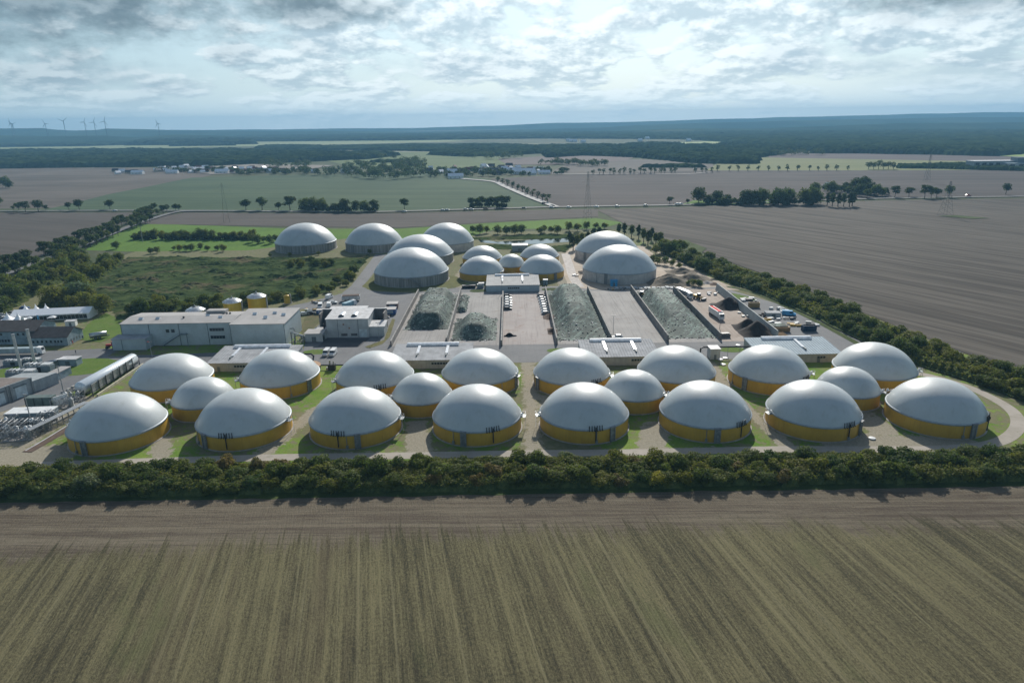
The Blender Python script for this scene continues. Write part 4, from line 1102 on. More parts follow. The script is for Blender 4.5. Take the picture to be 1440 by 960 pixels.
for x, y, r, hd, hw, wm, lab, sh in [(-18.7,433,14.2,9,4.59,m_yel,'white domed yellow tank behind the back service building, left one of the pair',.93),(19.8,433,14.1,9.2,4.59,m_yel,'white domed yellow tank behind the back service building, right one of the pair',.55),
   (.3,449.5,9.1,6.86,4.59,m_yel,'smallest white domed yellow tank between the four back yellow tanks',None),(-20,479,13.9,7.6,4.59,m_yel,'white dome peeking out behind the left back yellow tank',None),(20.4,482,13.7,7.5,4.59,m_yel,'white dome peeking out behind the right back yellow tank',None),
   (-163.3,548.5,23.7,14,6.33,m_cw,'grey walled domed digester at the far left, standing alone by the heath',.2),(-108.1,544.4,22.3,13.5,6.33,m_cw,'grey walled domed digester second from left at the back',-.6),
   (-50.2,540.2,21.2,13.6,6.33,m_cwl,'pale walled domed digester rearmost of the left group, partly hidden',None),(-64.4,488.7,23.3,12.8,6.33,m_cw,'grey walled domed digester hidden behind the nearest grey digester',None),
   (-62.9,428.9,23.3,13.9,6.33,m_cw,'nearest grey walled digester with a stair on its wall, left of the small yellow tanks',None),(69.3,493.8,22.7,12.3,6.33,m_cwl,'pale walled digester half hidden behind its twin at the right back',-.75),
   (68.4,428.1,23,13.8,6.33,m_cwl,'pale walled domed digester at the right back, in front of its twin',-.48)]:
    g = dome_tank(x, y, r, hd, hw, wm, lab, None, sh, None, None)
    if abs(x+62.9) < .1:
        mb = MB(); a0 = math.asin(.1)-math.pi/2
        for k in range(15):
            a = a0+k*.022; mb.obox(((r+.7)*math.cos(a), (r+.7)*math.sin(a), 5.8-k*.4), (1.0,.62,.1), a)
        for k in range(14):
            a = a0+k*.022; b2 = a0+(k+1)*.022
            mb.tube(((r+1.2)*math.cos(a),(r+1.2)*math.sin(a),6.8-k*.4),((r+1.2)*math.cos(b2),(r+1.2)*math.sin(b2),6.8-(k+1)*.4),.07,4)
        mb.obox((0+2.2*0, -(r+1), 6.1), (4.0,1.8,.15)); mb.build('wall_stair', m_galv, g)
# concrete pads and bits beside the right rear digester
for k in range(13):
    x, y = at(868+k*6.4+rnd.uniform(-1,1), 405.5+rnd.uniform(-.6,.8)-k*.03)
    o = MB().obox((0,0,.35), (2.1, 4.6, .5), .12*rnd.uniform(-1,1)).build('road_plate', M('precast_panel', (.40,.42,.42), .8)); o.location = (x, y, .1)
    tag(o, 'precast concrete panel lying in the row before the right back digester', 'plate', 'precast panels laid out in a row')

# ================================================================== BUILDINGS
m_wallW = M('pale_cladding', (.40,.47,.50), .5, .1, .12, .3, streak=.12)
m_wallW2 = M('pale_cladding_grey', (.42,.45,.46), .55, .1, .15, .3, streak=.15)
m_roofW = M('membrane_roofing', (.36,.345,.33), .7, var=.15, scale=.15, streak=0)
m_roofM = M('ribbed_metal_roof', (.37,.38,.39), .85, .0, .22, .25, spec=.15)
m_roofB = M('blue_grey_roof', (.36,.43,.47), .8, .0, .12, .25, spec=.2)
m_cream = M('cream_render', (.39,.40,.38), .85, var=.15, streak=.3)
m_glass = M('window_glass', (.03,.04,.05), .12, spec=.6)
m_seam = M('dark_joint', (.13,.16,.17), .6)
m_door = M('door_panel', (.47,.55,.58), .5)
m_whiteR = M('white_roofing', (.50,.50,.50), .6)
m_brownR = M('dark_brown_roof', (.075,.068,.065), .8, var=.25)
m_bluew = M('blue_grey_wall', (.24,.31,.35), .6, streak=.15)
m_dkcon = M('weathered_concrete', (.22,.21,.20), .9, var=.35, scale=.25, streak=.6)
m_glow = M('pale_skylight', (.72,.75,.78), .3)
m_red = M('red_paint', (.45,.05,.035), .4)
m_blue = M('blue_paint', (.03,.09,.26), .4)
m_sky = M('light_blue_paint', (.05,.30,.55), .35)
m_yelp = M('yellow_paint', (.60,.36,.03), .4)
m_tyre = M('rubber', (.02,.02,.02), .8)
m_silver = M('silver_paint', (.55,.57,.58), .3, .5)
m_carblk = M('black_paint', (.02,.02,.022), .25)
m_wood2 = M('timber', (.30,.19,.09), .8)
m_sheet = M('corrugated', (.40,.42,.43), .4, .6)

def window_strip(t, x0, y, z0, n, w, h, gap, par=None, name='window'):
    for k in range(n):
        xx = x0+k*(w+gap)
        f = MB().box(xx-.08, xx+w+.08, y-.05, y+.05, z0-.08, z0+h+.08).build(name, m_seam, t)
        MB().box(xx, xx+w, y-.08, y+.02, z0, z0+h).build('pane', m_glass, f)

# --- long white hall
ox, oy = -176.5, 296.0
t = thing('process_hall', 'long white clad hall with a taller pale right wing and a stair up its front', 'hall', ox, oy)
W_, D_ = 50.5, 22.0
MB().extr([(2.6,0),(D_,0),(D_,10.0),(D_/2+1.3,11.0),(2.6,10.2)], 0, W_).build('wall', m_wallW, t)
MB().extr([(2.3,10.25),(D_/2+1.3,11.08),(D_+.3,10.05),(D_+.3,10.3),(D_/2+1.3,11.35),(2.3,10.5)], -.3, W_+.0).build('roof', m_roofW, t)
mb = MB()
for xx in (.05, 12.5, 26.0, 39.0): mb.box(xx, xx+.28, 2.5, 2.61, 0, 10.2)
mb.build('panel_joint', m_seam, t)
MB().extr([(-3.6,0),(2.6,0),(2.6,5.4),(-3.6,5.0)], -1.5, 13.5).build('annex_wall', m_wallW, t)
MB().extr([(-3.9,5.05),(2.58,5.45),(2.58,5.65),(-3.9,5.25)], -1.7, 13.7).build('annex_roof', m_roofM, t)
MB().box(2.8,3.0,-3.72,-3.6,0,5).build('panel_joint', m_seam, t)
rw = MB().extr([(-.6,0),(24,0),(24,10.8),(-.6,10.2)], W_+.05, W_+24.4).build('wing_wall', m_wallW, t)
MB().extr([(-.9,10.22),(24.3,10.85),(24.3,11.15),(-.9,10.5)], W_-.1, W_+24.7).build('wing_roof', m_roofW, t)
mb = MB()
for xx in (W_+.06, W_+24.2): mb.box(xx, xx+.2, -.72, -.61, 0, 10.2)
mb.build('panel_joint', m_seam, t)
window_strip(t, 20.2, 2.56, 6.2, 2, 1.4, 1.4, 1.0)
for zz_ in (3.0, 6.6): window_strip(t, 40.0, 2.56, zz_, 5, 1.1, 1.3, .22)
mb = MB()
for k in range(16): mb.obox((18.5+k*.55, 1.7, .4+k*.33), (.6,1.4,.12))
mb.tube((18.2,1.0,1.2),(27,1.0,6.5),.07,4); mb.box(26.8,30,1.0,2.4,5.4,5.55); mb.tube((27,1.0,6.5),(30,1.0,6.5),.07,4)
mb.box(29.8,30.0,1.0,1.2,0,6.5)
mb.build('stair', M('stair_steel', (.14,.18,.2), .5), t)
MB().box(-.0,15,2.0,2.58,4.95,5.05)
for xx, yy in ((7,8),(14.5,8.5),(36,12),(43,9),(57,14),(64,8),(66,15),(71,12)):
    d = MB().box(xx-.9,xx+.9,yy-.7,yy+.7,10.5,11.35); d.extr([(yy-.7,11.35),(yy+.7,11.35),(yy,11.9)],xx-.9,xx+.9); d.build('roof_light', m_glow, t)
for xx, yy in ((26,9),(42,15),(43.5,15),(45,15)):
    MB().lathe([(.45,10.8),(.45,11.9),(.01,12)],8,(xx,yy,0)).build('roof_fan', m_dkgrey, t)
MB().box(33,42,17,21,11.0,12.2).build('rooftop_unit', m_roofW, t)
# pipework at its right end
t = thing('pipe_manifold', 'tangle of steel ducts and pipes at the right gable of the white hall', 'pipework', -100.5, 300)
mb = MB()
mb.path([(0,0,0),(0,0,5),(5,1,3),(8,2,1)], .35, 8); mb.path([(1,2,0),(1,2,6.2),(-1,2,6.2)], .3, 8); mb.path([(2,-2,0),(2,-2,4),(6,-3,4),(6,-3,0)], .22, 6)
mb.build('duct', m_steel, t)
mb = MB()
for k in range(9): mb.box(.3+k*.7,.6+k*.7,-4+k*.5,-3.2+k*.5,0,1.2+.5*(k%3))
for k in range(4): mb.lathe([(.6,0),(.6,1.6+.4*k),(.01,2+.4*k)],10,(3+k*1.6,5-k*1.1,0))
mb.build('valve', m_galv, t)
t = thing('pump_house', 'small grey flat roofed shed between the white hall and the grey workshop', 'shed', -90.5, 304)
MB().box(-4,4,-3.5,3.5,0,3.8).build('wall', m_wallW2, t); MB().box(-4.4,4.4,-3.9,3.9,3.8,4.1).build('roof', m_roofW, t); MB().box(-1,1,-3.6,-3.5,0,2.5).build('door', m_seam, t)

# --- workshop block
t = thing('workshop_building', 'grey clad workshop with two round roof lights and parapet walls behind it', 'building', -86.0, 306.6)
MB().extr([(0,0),(16,0),(16,9.6),(0,8.8)], 0, 19.5).build('wall', m_wallW2, t)
MB().extr([(-.3,8.82),(16.2,9.65),(16.2,9.95),(-.3,9.1)], -.3, 19.8).build('roof', m_whiteR, t)
mb = MB(); mb.box(5.2,5.4,-.1,0,0,8.8); mb.box(14.6,14.8,-.1,0,0,8.8); mb.build('panel_joint', m_seam, t)
MB().box(15.2,18.6,-.08,.02,0,3.9).build('gate', m_door, t)
for xx in (6.6, 11.2): MB().box(xx,xx+2.9,-.07,.03,.8,2.0).build('louvre', m_dkgrey, t)
for xx, zz_ in ((8,6.4),(10.6,4.6)):
    mb = MB(); mb.tube((xx,-.12,zz_),(xx,.05,zz_),.45,10); mb.build('wall_fan', M('rusty', (.3,.2,.15), .8), t)
for xx in (6.5, 12.5):
    mb = MB(); pr = []
    for k in range(9): a = math.pi*k/8; pr.append((xx+1.4*math.cos(a), 9.25+1.1*math.sin(a)))
    mb.extry(pr, 3.2, 8.5); f = mb.build('roof_light', m_glow, t)
    mb = MB(); pr = [(xx+1.3*math.cos(math.pi*k/8), 9.3+1.0*math.sin(math.pi*k/8)) for k in range(9)]; mb.extry(pr, 3.1, 3.19); mb.build('pane', m_glass, f)
MB().extr([(1.0,0),(9,0),(9,5.4),(1.0,4.6)], 19.5, 26.5).build('side_wall', m_wallW2, t)
MB().extr([(.7,4.62),(9,5.42),(9,5.75),(.7,4.95)], 19.55, 26.9).build('side_roof', m_whiteR, t)
MB().box(-5.6, 25.5, 16.2, 17, 0, 9.4).build('parapet_wall', m_dkcon, t)
MB().box(-5.6,-4.9,9,16.2,0,9.0).build('parapet_wall', m_dkcon, t); MB().box(24.8,25.5,9.0,16.2,0,9.0).build('parapet_wall', m_dkcon, t)
MB().box(-5.8,25.7,16.0,17.2,9.4,9.6).build('coping', m_whiteR, t)
MB().box(-3.0,15,17.0,24,0,8.6).build('rear_wall', m_wallW2, t); MB().box(-3.2,15.2,17.2,24.2,8.6,8.9).build('rear_roof', m_whiteR, t)
MB().extr([(-1,0),(5,0),(5,3.6),(-1,3.2)], -6.4, 0).build('lean_to_wall', m_wallW2, t); MB().extr([(-1.2,3.22),(5,3.62),(5,3.8),(-1.2,3.4)], -6.6, -.02).build('lean_to_roof', m_whiteR, t)
MB().tube((-1.5,1.5,3),(-1.5,1.5,6.5),.35,8).build('flue', m_black, t)
t = thing('site_cabin', 'small cream cabin in front of the left end of the grey workshop', 'cabin', -89.5, 302.5); MB().box(-3,3,-1.3,1.3,.1,2.5).build('wall', m_cream, t); MB().box(-3.1,3.1,-1.4,1.4,2.5,2.65).build('roof', m_whiteR, t); window_strip(t,-2,-1.32,1.1,2,.8,.7,1.2)

# --- low service buildings between the tanks
def service(x0, x1, y0, y1, hw_, hb, roofm, wallm, label, win, stripx, skyl, door=None):
    t = thing('service_building', label, 'building', x0, y0)
    W, D = x1-x0, y1-y0
    MB().extr([(.3,0),(D-.3,0),(D-.3,hb),(.3,hw_)], .3, W-.3).build('wall', wallm, t)
    MB().extr([(-.1,hw_+.02),(D,hb+.05),(D,hb+.3),(-.1,hw_+.25)], 0, W).build('roof', roofm, t)
    mb = MB(); n = int(W/1.1)
    for k in range(n):
        xx = .3+k*(W-.6)/(n-1); s = (hb-hw_)/D
        mb.add([(xx-.06,0,hw_+.26),(xx+.06,0,hw_+.26),(xx+.06,D-.2,hb+.31),(xx-.06,D-.2,hb+.31),(xx-.06,0,hw_+.36),(xx+.06,0,hw_+.36),(xx+.06,D-.2,hb+.41),(xx-.06,D-.2,hb+.41)], [(4,5,6,7),(0,1,5,4),(1,2,6,5),(3,0,4,7)])
    mb.build('roof_rib', m_roofM if roofm is m_roofM else roofm, t)
    if skyl:
        a, b_ = skyl; MB().extr([(D-3.3,hb+.2),(D-.8,hb+.3),(D-1.0,hb+1.15),(D-2.2,hb+1.25),(D-3.2,hb+.8)], a, b_).build('ridge_skylight', m_glow, t)
    for xx in stripx:
        s = (hb-hw_)/D
        mb = MB(); mb.add([(xx,D*.35,hw_+.3+s*D*.35),(xx+1.1,D*.35,hw_+.3+s*D*.35),(xx+1.1,D-3.4,hb+.15),(xx,D-3.4,hb+.15),(xx,D*.35,hw_+.75+s*D*.35),(xx+1.1,D*.35,hw_+.75+s*D*.35),(xx+1.1,D-3.4,hb+.6),(xx,D-3.4,hb+.6)],
            [(4,5,6,7),(0,1,5,4),(1,2,6,5),(3,0,4,7),(2,3,7,6)]); mb.build('roof_duct', m_glow, t)
        MB().box(xx+.3,xx+.8,D*.2,D*.33,hw_+.3+s*D*.2,hw_+1.0+s*D*.2).build('vent_hood', m_seam, t)
    for (a, n_) in win: window_strip(t, a, .26, 1.9, n_, .8, .75, .35)
    if door: MB().box(door, door+1.1, .2, .31, .1, 2.2).build('door', m_seam, t)
    return t
service(-123.3, -89.5, 262, 281.5, 3.6, 4.6, m_roofM, m_cream, 'low service building with ribbed grey roof left of the two parked white vans', [(11,6)], (7.5,19), (5,29), 4)
service(-49.6, -16.4, 262, 281, 3.6, 4.5, m_roofM, m_cream, 'low service building with grey roof behind the third and fourth domes', [(17,6)], (10,22), (5,27))
service(28.3, 60.0, 262.5, 283, 3.6, 4.5, m_roofM, m_cream, 'low service building with grey roof standing before the tall green silage heap', [(20,6)], (10,22), (5,27), 27)
service(99.5, 133.5, 262.5, 282, 3.6, 4.6, m_roofB, m_cream, 'low service building with blue grey roof at the right beside the waste containers', [(24,3)], (20,), (7,28), 24)
service(-14.8, 16.8, 391.5, 416, 3.8, 4.8, M('pale_ribbed_roof', (.38,.38,.37), .85, .0, .15, .2), m_wallW, 'pale service building behind the empty middle bay, in front of the small yellow domes', [(13,6)], (9,21), (5,26))
# --- waste heat sheds and small things
def shed(x, y, w, d, h, label, wm, rm, name='shed', cat='shed', rz=0):
    t = thing(name, label, cat, x, y, 0, rz)
    MB().box(-w/2,w/2,-d/2,d/2,.1,h).build('wall', wm, t); MB().box(-w/2-.2,w/2+.2,-d/2-.2,d/2+.2,h,h+.22).build('roof', rm, t)
    MB().box(-w*.12,w*.12,-d/2-.06,-d/2,.15,min(2.2,h*.8)).build('door', m_seam, t); return t
x, y = at(1003, 503); shed(x, y, 4, 5, 4.5, 'small grey plant box at the end of the black pipe right of the sixth dome', m_wallW2, m_whiteR)
x, y = at(1052, 492)
x, y = at(767, 400); shed(x, y, 2.6, 2.6, 3, 'small grey box right of the back service building', m_bluew, m_whiteR)
x, y = at(731, 352); shed(x, y, 12, 9, 4.5, 'small blue grey barn with a pale sloping roof by the river', m_bluew, m_whiteR)
x, y = at(677, 404); shed(x, y, 3, 2.6, 2.6, 'small white cabin left of the back service building', m_white, m_whiteR)
x, y = at(863, 402); shed(x, y, 4, 3, 3.5, 'blue container beside the right back digester', m_sky, m_sky)
t = thing('plant_unit', 'dark machinery unit beside the white cabin left of the back service building', 'machinery', *at(664,405))
MB().box(-6,2,-1.2,1.2,.2,1.8).build('body', m_black, t); MB().box(3,6,-1,1,.2,2.4).build('housing', m_galv, t); MB().tube((-5,0,1.7),(3,0,2.6),.2,6).build('pipe', m_galv, t)

# black gas pipe bridges
def pipe_bridge(pts, r, legs, label):
    t = thing('gas_pipe', label, 'pipe', pts[0][0], pts[0][1])
    MB().path(pts, r, 8).build('pipe', m_black, t, world=t)
    for p_ in legs: MB().tube((p_[0],p_[1],0), (p_[0],p_[1],p_[2]-r*.5), .09, 5).build('support', m_galv, t, world=t)
pipe_bridge([(-90.5,271,4.2),(-83.4,271,4.2),(-82.2,270,3.6),(-82.2,266.5,.5)], .34, [(-87,271,4.2)], 'black bent gas pipe bridging from the left service building to the wooden topped pit')
pipe_bridge([(99.4,272,4.2),(79.5,272,4.2),(78.2,270.8,4.0),(78.2,270.6,.5)], .34, [(95,272,4.2),(90,272,4.2),(85,272,4.2)], 'long black gas pipe on thin legs ending left of the blue grey service building')
pipe_bridge([(-80,264,1.6),(-58,264,1.6)], .28, [(-74,264,1.6),(-66,264,1.6),(-60,264,1.6)], 'black pipe along the ground between the wooden topped pit and the next dome')
pipe_bridge([(60,268,3.0),(66,268,3.0),(69.5,268,3.0)], .3, [(63,268,3)], 'short black pipe between the service building and the small plant box')
# round pit with timber lid, by the vans
t = thing('round_pit', 'round concrete pit with a flat orange timber lid behind the second row dome', 'pit', -83.5, 262.8)
MB().lathe([(5.6,0),(5.6,1.9)], 48).build('wall', m_dkgrey, t, True)
MB().lathe([(5.8,1.9),(5.8,2.1),(.01,2.15)], 48, cap=False).build('lid', M('orange_timber', (.42,.27,.16), .85, var=.35, scale=.9), t)
t = thing('flare_unit', 'black compact flare and valve unit between the round pit and the third dome', 'machinery', -73, 262.5)
MB().box(-1.4,1.4,-1,1,.1,2.6).build('body', m_black, t); MB().tube((-.7,0,2.6),(-.7,0,4.2),.3,8).build('stack', m_steel, t); MB().tube((.7,0,2.6),(.7,0,3.8),.22,8).build('stack', m_galv, t); MB().box(-2.2,-1.5,-.8,.8,.1,1.3).build('cabinet', m_galv, t)
t = thing('switch_cabinet', 'pale cabinet left of the third second-row dome beside the black pipe', 'cabinet', -62, 268); MB().box(-2,2,-1.5,1.5,.1,2.4).build('body', m_wallW2, t); MB().box(-2.1,2.1,-1.6,1.6,2.4,2.55).build('lid', m_whiteR, t)

# yellow silos behind the hall
def silo(x, y, r, h, label):
    t = thing('silo', label, 'silo', x, y)
    MB().lathe([(r,0),(r,h)], 40).build('wall', M('silo_yellow', (.50,.33,.03), .45, .1, .15, .4, streak=.2), t, True)
    mb = MB(); n = 40
    mb.lathe([(r+.25,h),(r+.2,h+.3),(r*.55,h+1.5),(.35,h+1.9)], n); mb.build('roof', m_silver, t)
    mb = MB()
    for k in range(20):
        a = k*math.pi/10; mb.tube(((r+.15)*math.cos(a),(r+.15)*math.sin(a),h+.42),(.4*math.cos(a),.4*math.sin(a),h+2.05),.09,4)
    mb.build('roof_rib', m_galv, t); MB().tube((0,0,h+1.8),(0,0,h+2.8),.3,8).build('vent', m_galv, t)
    MB().box(r,r+.5,-.4,.4,.1,h+.5).build('ladder', m_galv, t)
silo(-155.5, 328, 4.5, 8.6, 'yellow silo with ribbed metal roof, mostly hidden behind the white hall'); silo(-139.3, 334, 4.4, 11.2, 'yellow silo with ribbed metal roof, middle of the three behind the white hall'); silo(-129.5, 341, 4.6, 11.8, 'tallest yellow silo with ribbed metal roof, rightmost of three behind the white hall')
t = thing('small_tank', 'small slim yellow tank on the grass right of the three yellow silos', 'tank', -124.5, 372); MB().lathe([(1.8,0),(1.8,4.6),(.01,4.9)],20).build('body', M('silo_yellow', (.5,.3,.03)), t, True); MB().box(1.3,2.2,-.4,.4,0,5.4).build('pipe', m_galv, t); MB().box(-2.2,2.2,-2.2,2.2,.1,.3).build('base', m_concf, t)

# ================================================================== BUNKER SILOS
for k, (xx, ya, yb, lab, h) in enumerate([(-54,292,391,'dark concrete bay wall left of the long heap, at the bunker edge',2.6),(-29.4,294,391,'dark concrete bay wall between the long heap and the small heap',3),(-4.7,290,383,'dark concrete bay wall along the left of the empty middle bay',2.8),
      (19.9,291,391,'dark concrete bay wall left of the tall green heap',3.2),(44.5,295,391,'dark concrete bay wall right of the tall green heap',3.2),(69.5,292,390,'dark concrete bay wall left of the right green heap',3.4),(93.6,294,387,'dark concrete bay wall right of the right green heap',3.2)]):
    t = thing('bay_wall', lab, 'wall', xx, ya)
    mb = MB(); mb.extry([(-.5,.1),(.5,.1),(.22,h),(-.22,h)], 0, yb-ya); mb.build('wall', m_dkcon, t)
    MB().box(-.3,.3,0,yb-ya,h+.003,h+.1).build('coping', M('pale_coping', (.30,.29,.27), .9, var=.4, scale=.5), t)
t = thing('bay_wall', 'long smooth grey concrete wall at the right of the bunker silos, above the soil heap', 'wall', 118.9, 294)
MB().extry([(-.9,.1),(.6,.1),(.25,4.2),(-.25,4.2)], 0, 94).build('wall', M('smooth_concrete', (.33,.35,.34), .8, var=.15, scale=.2), t)
t = thing('bay_end_wall', 'low dark slanting wall closing the back of the right green heap', 'wall', 72, 383); MB().obox((2.5,-5,1.6),(.5,14,3),-.55).build('wall', m_dkcon, t)

def mat_net(name, c1, c2, dots=.8, lay=True):
    m, nt, b = new_mat(name)
    p = nt.pos()
    c = nt.mix(nt.ramp(nt.noise(p, .07, 5, .65), .43, .57), c1, c2)
    st_ = nt.noise(nt.vmul(nt.rot(p, .5), (1, .12, 1)), .55, 5, .7)
    c = nt.mix(nt.math('MULTIPLY', nt.ramp(st_, .53, .60), .6), c, (.055,.068,.062))
    c = nt.mix(nt.math('MULTIPLY', nt.ramp(st_, .46, .38), .6), c, tuple(min(1,x*1.75) for x in c2))
    v = nt.vor(p, .72); vmask = nt.ramp(nt.noise(p, .07, 4, .6), .42, .52)
    dk = nt.math('MULTIPLY', nt.math('SUBTRACT', 1.0, nt.ramp(v, .30, .42)), vmask)
    c = nt.mix(nt.math('MULTIPLY', dk, dots), c, (.02,.022,.024))
    v2 = nt.vor(nt.vmul(p,(1,1,1)), .62); wk = nt.math('SUBTRACT', 1.0, nt.ramp(v2, .14, .24))
    c = nt.mix(nt.math('MULTIPLY', nt.math('MULTIPLY', wk, vmask), .8), c, (.48,.50,.50))
    nt.l.new(c, b.inputs['Base Color']); b.inputs['Roughness'].default_value = .8; b.inputs['Specular IOR Level'].default_value = .2
    bump(nt, b, nt.math('ADD', nt.math('MULTIPLY', nt.noise(p, .9, 4, .6), .5), nt.math('MULTIPLY', st_, 1.2)), .45, .4)
    return m
netA = mat_net('green_net', (.055,.076,.063), (.12,.16,.135), .8); netB = mat_net('green_net_tyres', (.062,.088,.074), (.135,.185,.155), .95)
def heap(x0, x1, y0, y1, h, wx, wf, wb, mat, label, name='silage_heap', cell=1.0, rough=.35, seed=0, cat='heap', bags=True, taper=0.0, weights=0):
    t = thing(name, label, cat, (x0+x1)/2, y0)
    nx, ny = int((x1-x0)/cell), int((y1-y0)/cell); mb = MB(); cx = (x0+x1)/2
    rn = random.Random(seed); tops = []
    def sm(t_): t_ = max(0, min(1, t_)); return t_*t_*(3-2*t_)*.5+t_*.5
    for j in range(ny+1):
        for i in range(nx+1):
            u, v = i/nx, j/ny; x = (x0-cx)+(x1-x0)*u; y = (y1-y0)*v
            x *= 1-taper*v
            e = min(u, 1-u)*(x1-x0)
            f = sm(e/wx)*sm(y/wf)*sm((y1-y0-y)/wb)
            z = h*f
            z += (noise.noise(Vector((x/3.2, y/3.2, seed)))*.9+noise.noise(Vector((x/1.2, y/1.6, seed+3)))*.45)*rough*min(1, f*2.5)*2
            z += .25*math.sin(y*1.1+x*.15)*rough*min(1, f*2)
            ox_ = noise.noise(Vector((y/6, seed, x/9)))*.9 if u in (0,1) else 0
            mb.v.append((x+ox_, y+(noise.noise(Vector((x/5, seed, 8)))*1.0 if v in (0,1) else 0), max(.02, z)+.12)); tops.append(mb.v[-1])
    mb.f = [(j*(nx+1)+i, j*(nx+1)+i+1, (j+1)*(nx+1)+i+1, (j+1)*(nx+1)+i) for j in range(ny) for i in range(nx)]
    mb.build('cover' if bags else 'soil', mat, t, True)
    if bags:
        # a rim of weights round the foot and scattered tyres on top
        rb = MB(); wbm = MB()
        for k in range(int((x1-x0)*2.2+(y1-y0)*2.2)):
            i = rn.randrange(len(tops)); p_ = tops[i]
            a = rn.random()
            if k % 2 == 0:
                e = rn.choice('lrfb'); 
                if e == 'l': p_ = tops[rn.randrange(ny)*(nx+1)+rn.randrange(2)]
                elif e == 'r': p_ = tops[rn.randrange(ny)*(nx+1)+nx-rn.randrange(2)]
                elif e == 'f': p_ = tops[rn.randrange(nx)+rn.randrange(2)*(nx+1)]
                else: p_ = tops[ny*(nx+1)+rn.randrange(nx)]
            (wbm if a < .22 else rb).obox((p_[0]+rn.uniform(-.4,.4), p_[1]+rn.uniform(-.4,.4), p_[2]+.12), (rn.uniform(.35,.8), rn.uniform(.3,.6), .22), rn.uniform(0,3))
        q = rb.build('weights', M('tyre_weights', (.045,.05,.05), .8), t); q['kind'] = 'stuff'
        q = wbm.build('sandbags', M('pale_bags', (.55,.56,.56), .7), t); q['kind'] = 'stuff'
    return t
heap(-51.8, -30.6, 317, 388, 6.4, 6, 9, 10, netA, 'long silage heap under folded dark green nets in the leftmost bay', rough=.2, seed=2)
heap(-27.8, -7.2, 298.5, 335, 5.8, 8, 9.5, 9, netA, 'short hipped silage heap under green nets, alone in the second bay', rough=.14, seed=3)
heap(-28.9, -23.6, 347, 383, 2.6, 2, 3, 6, netA, 'narrow low covered heap against the wall in the second bay', rough=.5, seed=4)
heap(20.6, 44.0, 296.5, 392, 7.4, 8, 40, 14, netB, 'tallest silage heap under dotted light green net, right of the parked cars', rough=.12, seed=5)
heap(70.2, 93.0, 297, 386, 5.8, 7.5, 44, 14, netB, 'silage heap under green net filling the right bay, beside the red and white truck', rough=.10, seed=6, taper=.06)
m_earth = M('dark_soil', (.032,.024,.020), .95, var=.4, scale=.8); m_earthR = M('red_brown_soil', (.115,.075,.055), .95, var=.35, scale=.8); m_earthS = M('sandy_spoil', (.17,.14,.10), .95, var=.35, scale=.4); m_gravel = M('grey_gravel', (.30,.28,.26), .95)
def mound(px, py, w, d, h, mat, label, seed):
    x, y = at(px, py); return heap(x-w/2, x+w/2, y, y+d, h, w*.48, d*.48, d*.48, mat, label, 'soil_mound', .6, .3, seed, 'mound', False)
mound(1073, 477, 16, 17, 6.0, m_earth, 'large dark brown soil mound against the smooth grey wall', 11)
mound(1057, 467, 13, 13, 4.6, m_earth, 'smaller dark soil mound merging with the large one by the grey wall', 12)
mound(1031, 437, 17, 16, 5.2, m_earth, 'flat dark soil mound against the upper half of the smooth grey wall', 13)
mound(775, 450, 7, 11, 1.8, m_earthR, 'upper red brown soil patch against the wall of the empty middle bay', 14)
mound(778, 471, 5.5, 11, 1.8, m_earthR, 'lower red brown soil patch against the wall of the empty middle bay', 15)
mound(948, 404, 28, 24, 5.5, m_earthS, 'big sandy spoil mound right of the right back digester', 16)
mound(978, 398, 24, 20, 4.0, m_earthS, 'sandy spoil mound behind the green weeds on the construction ground', 17)
mound(997, 400, 8, 8, 1.5, m_gravel, 'small pale gravel pile at the back of the bunker silos', 18)
mound(1007, 402, 7, 7, 1.0, m_earthR, 'small reddish soil pile by the upper bend of the road', 19)
mound(962, 386, 20, 14, 3, m_earthS, 'far sandy mound with weeds behind the spoil mounds', 20)
mound(717, 474, 5.5, 3, 1.6, M('matt_black', (.012,.012,.014), .95, spec=.05), 'black tarpaulin bundle lying near the front of the empty middle bay', 21)
for px, py, s in [(975,402,.7),(982,403,.6),(968,401,.5),(925,372,.9),(935,373,.9),(945,375,.8),(918,370,.8),(985,404,.5),(955,378,.8)]:
    tree_px(T_wood, px, py, s*.7, 'low green bush growing on the sandy construction ground', 'bushes on the sandy construction ground')

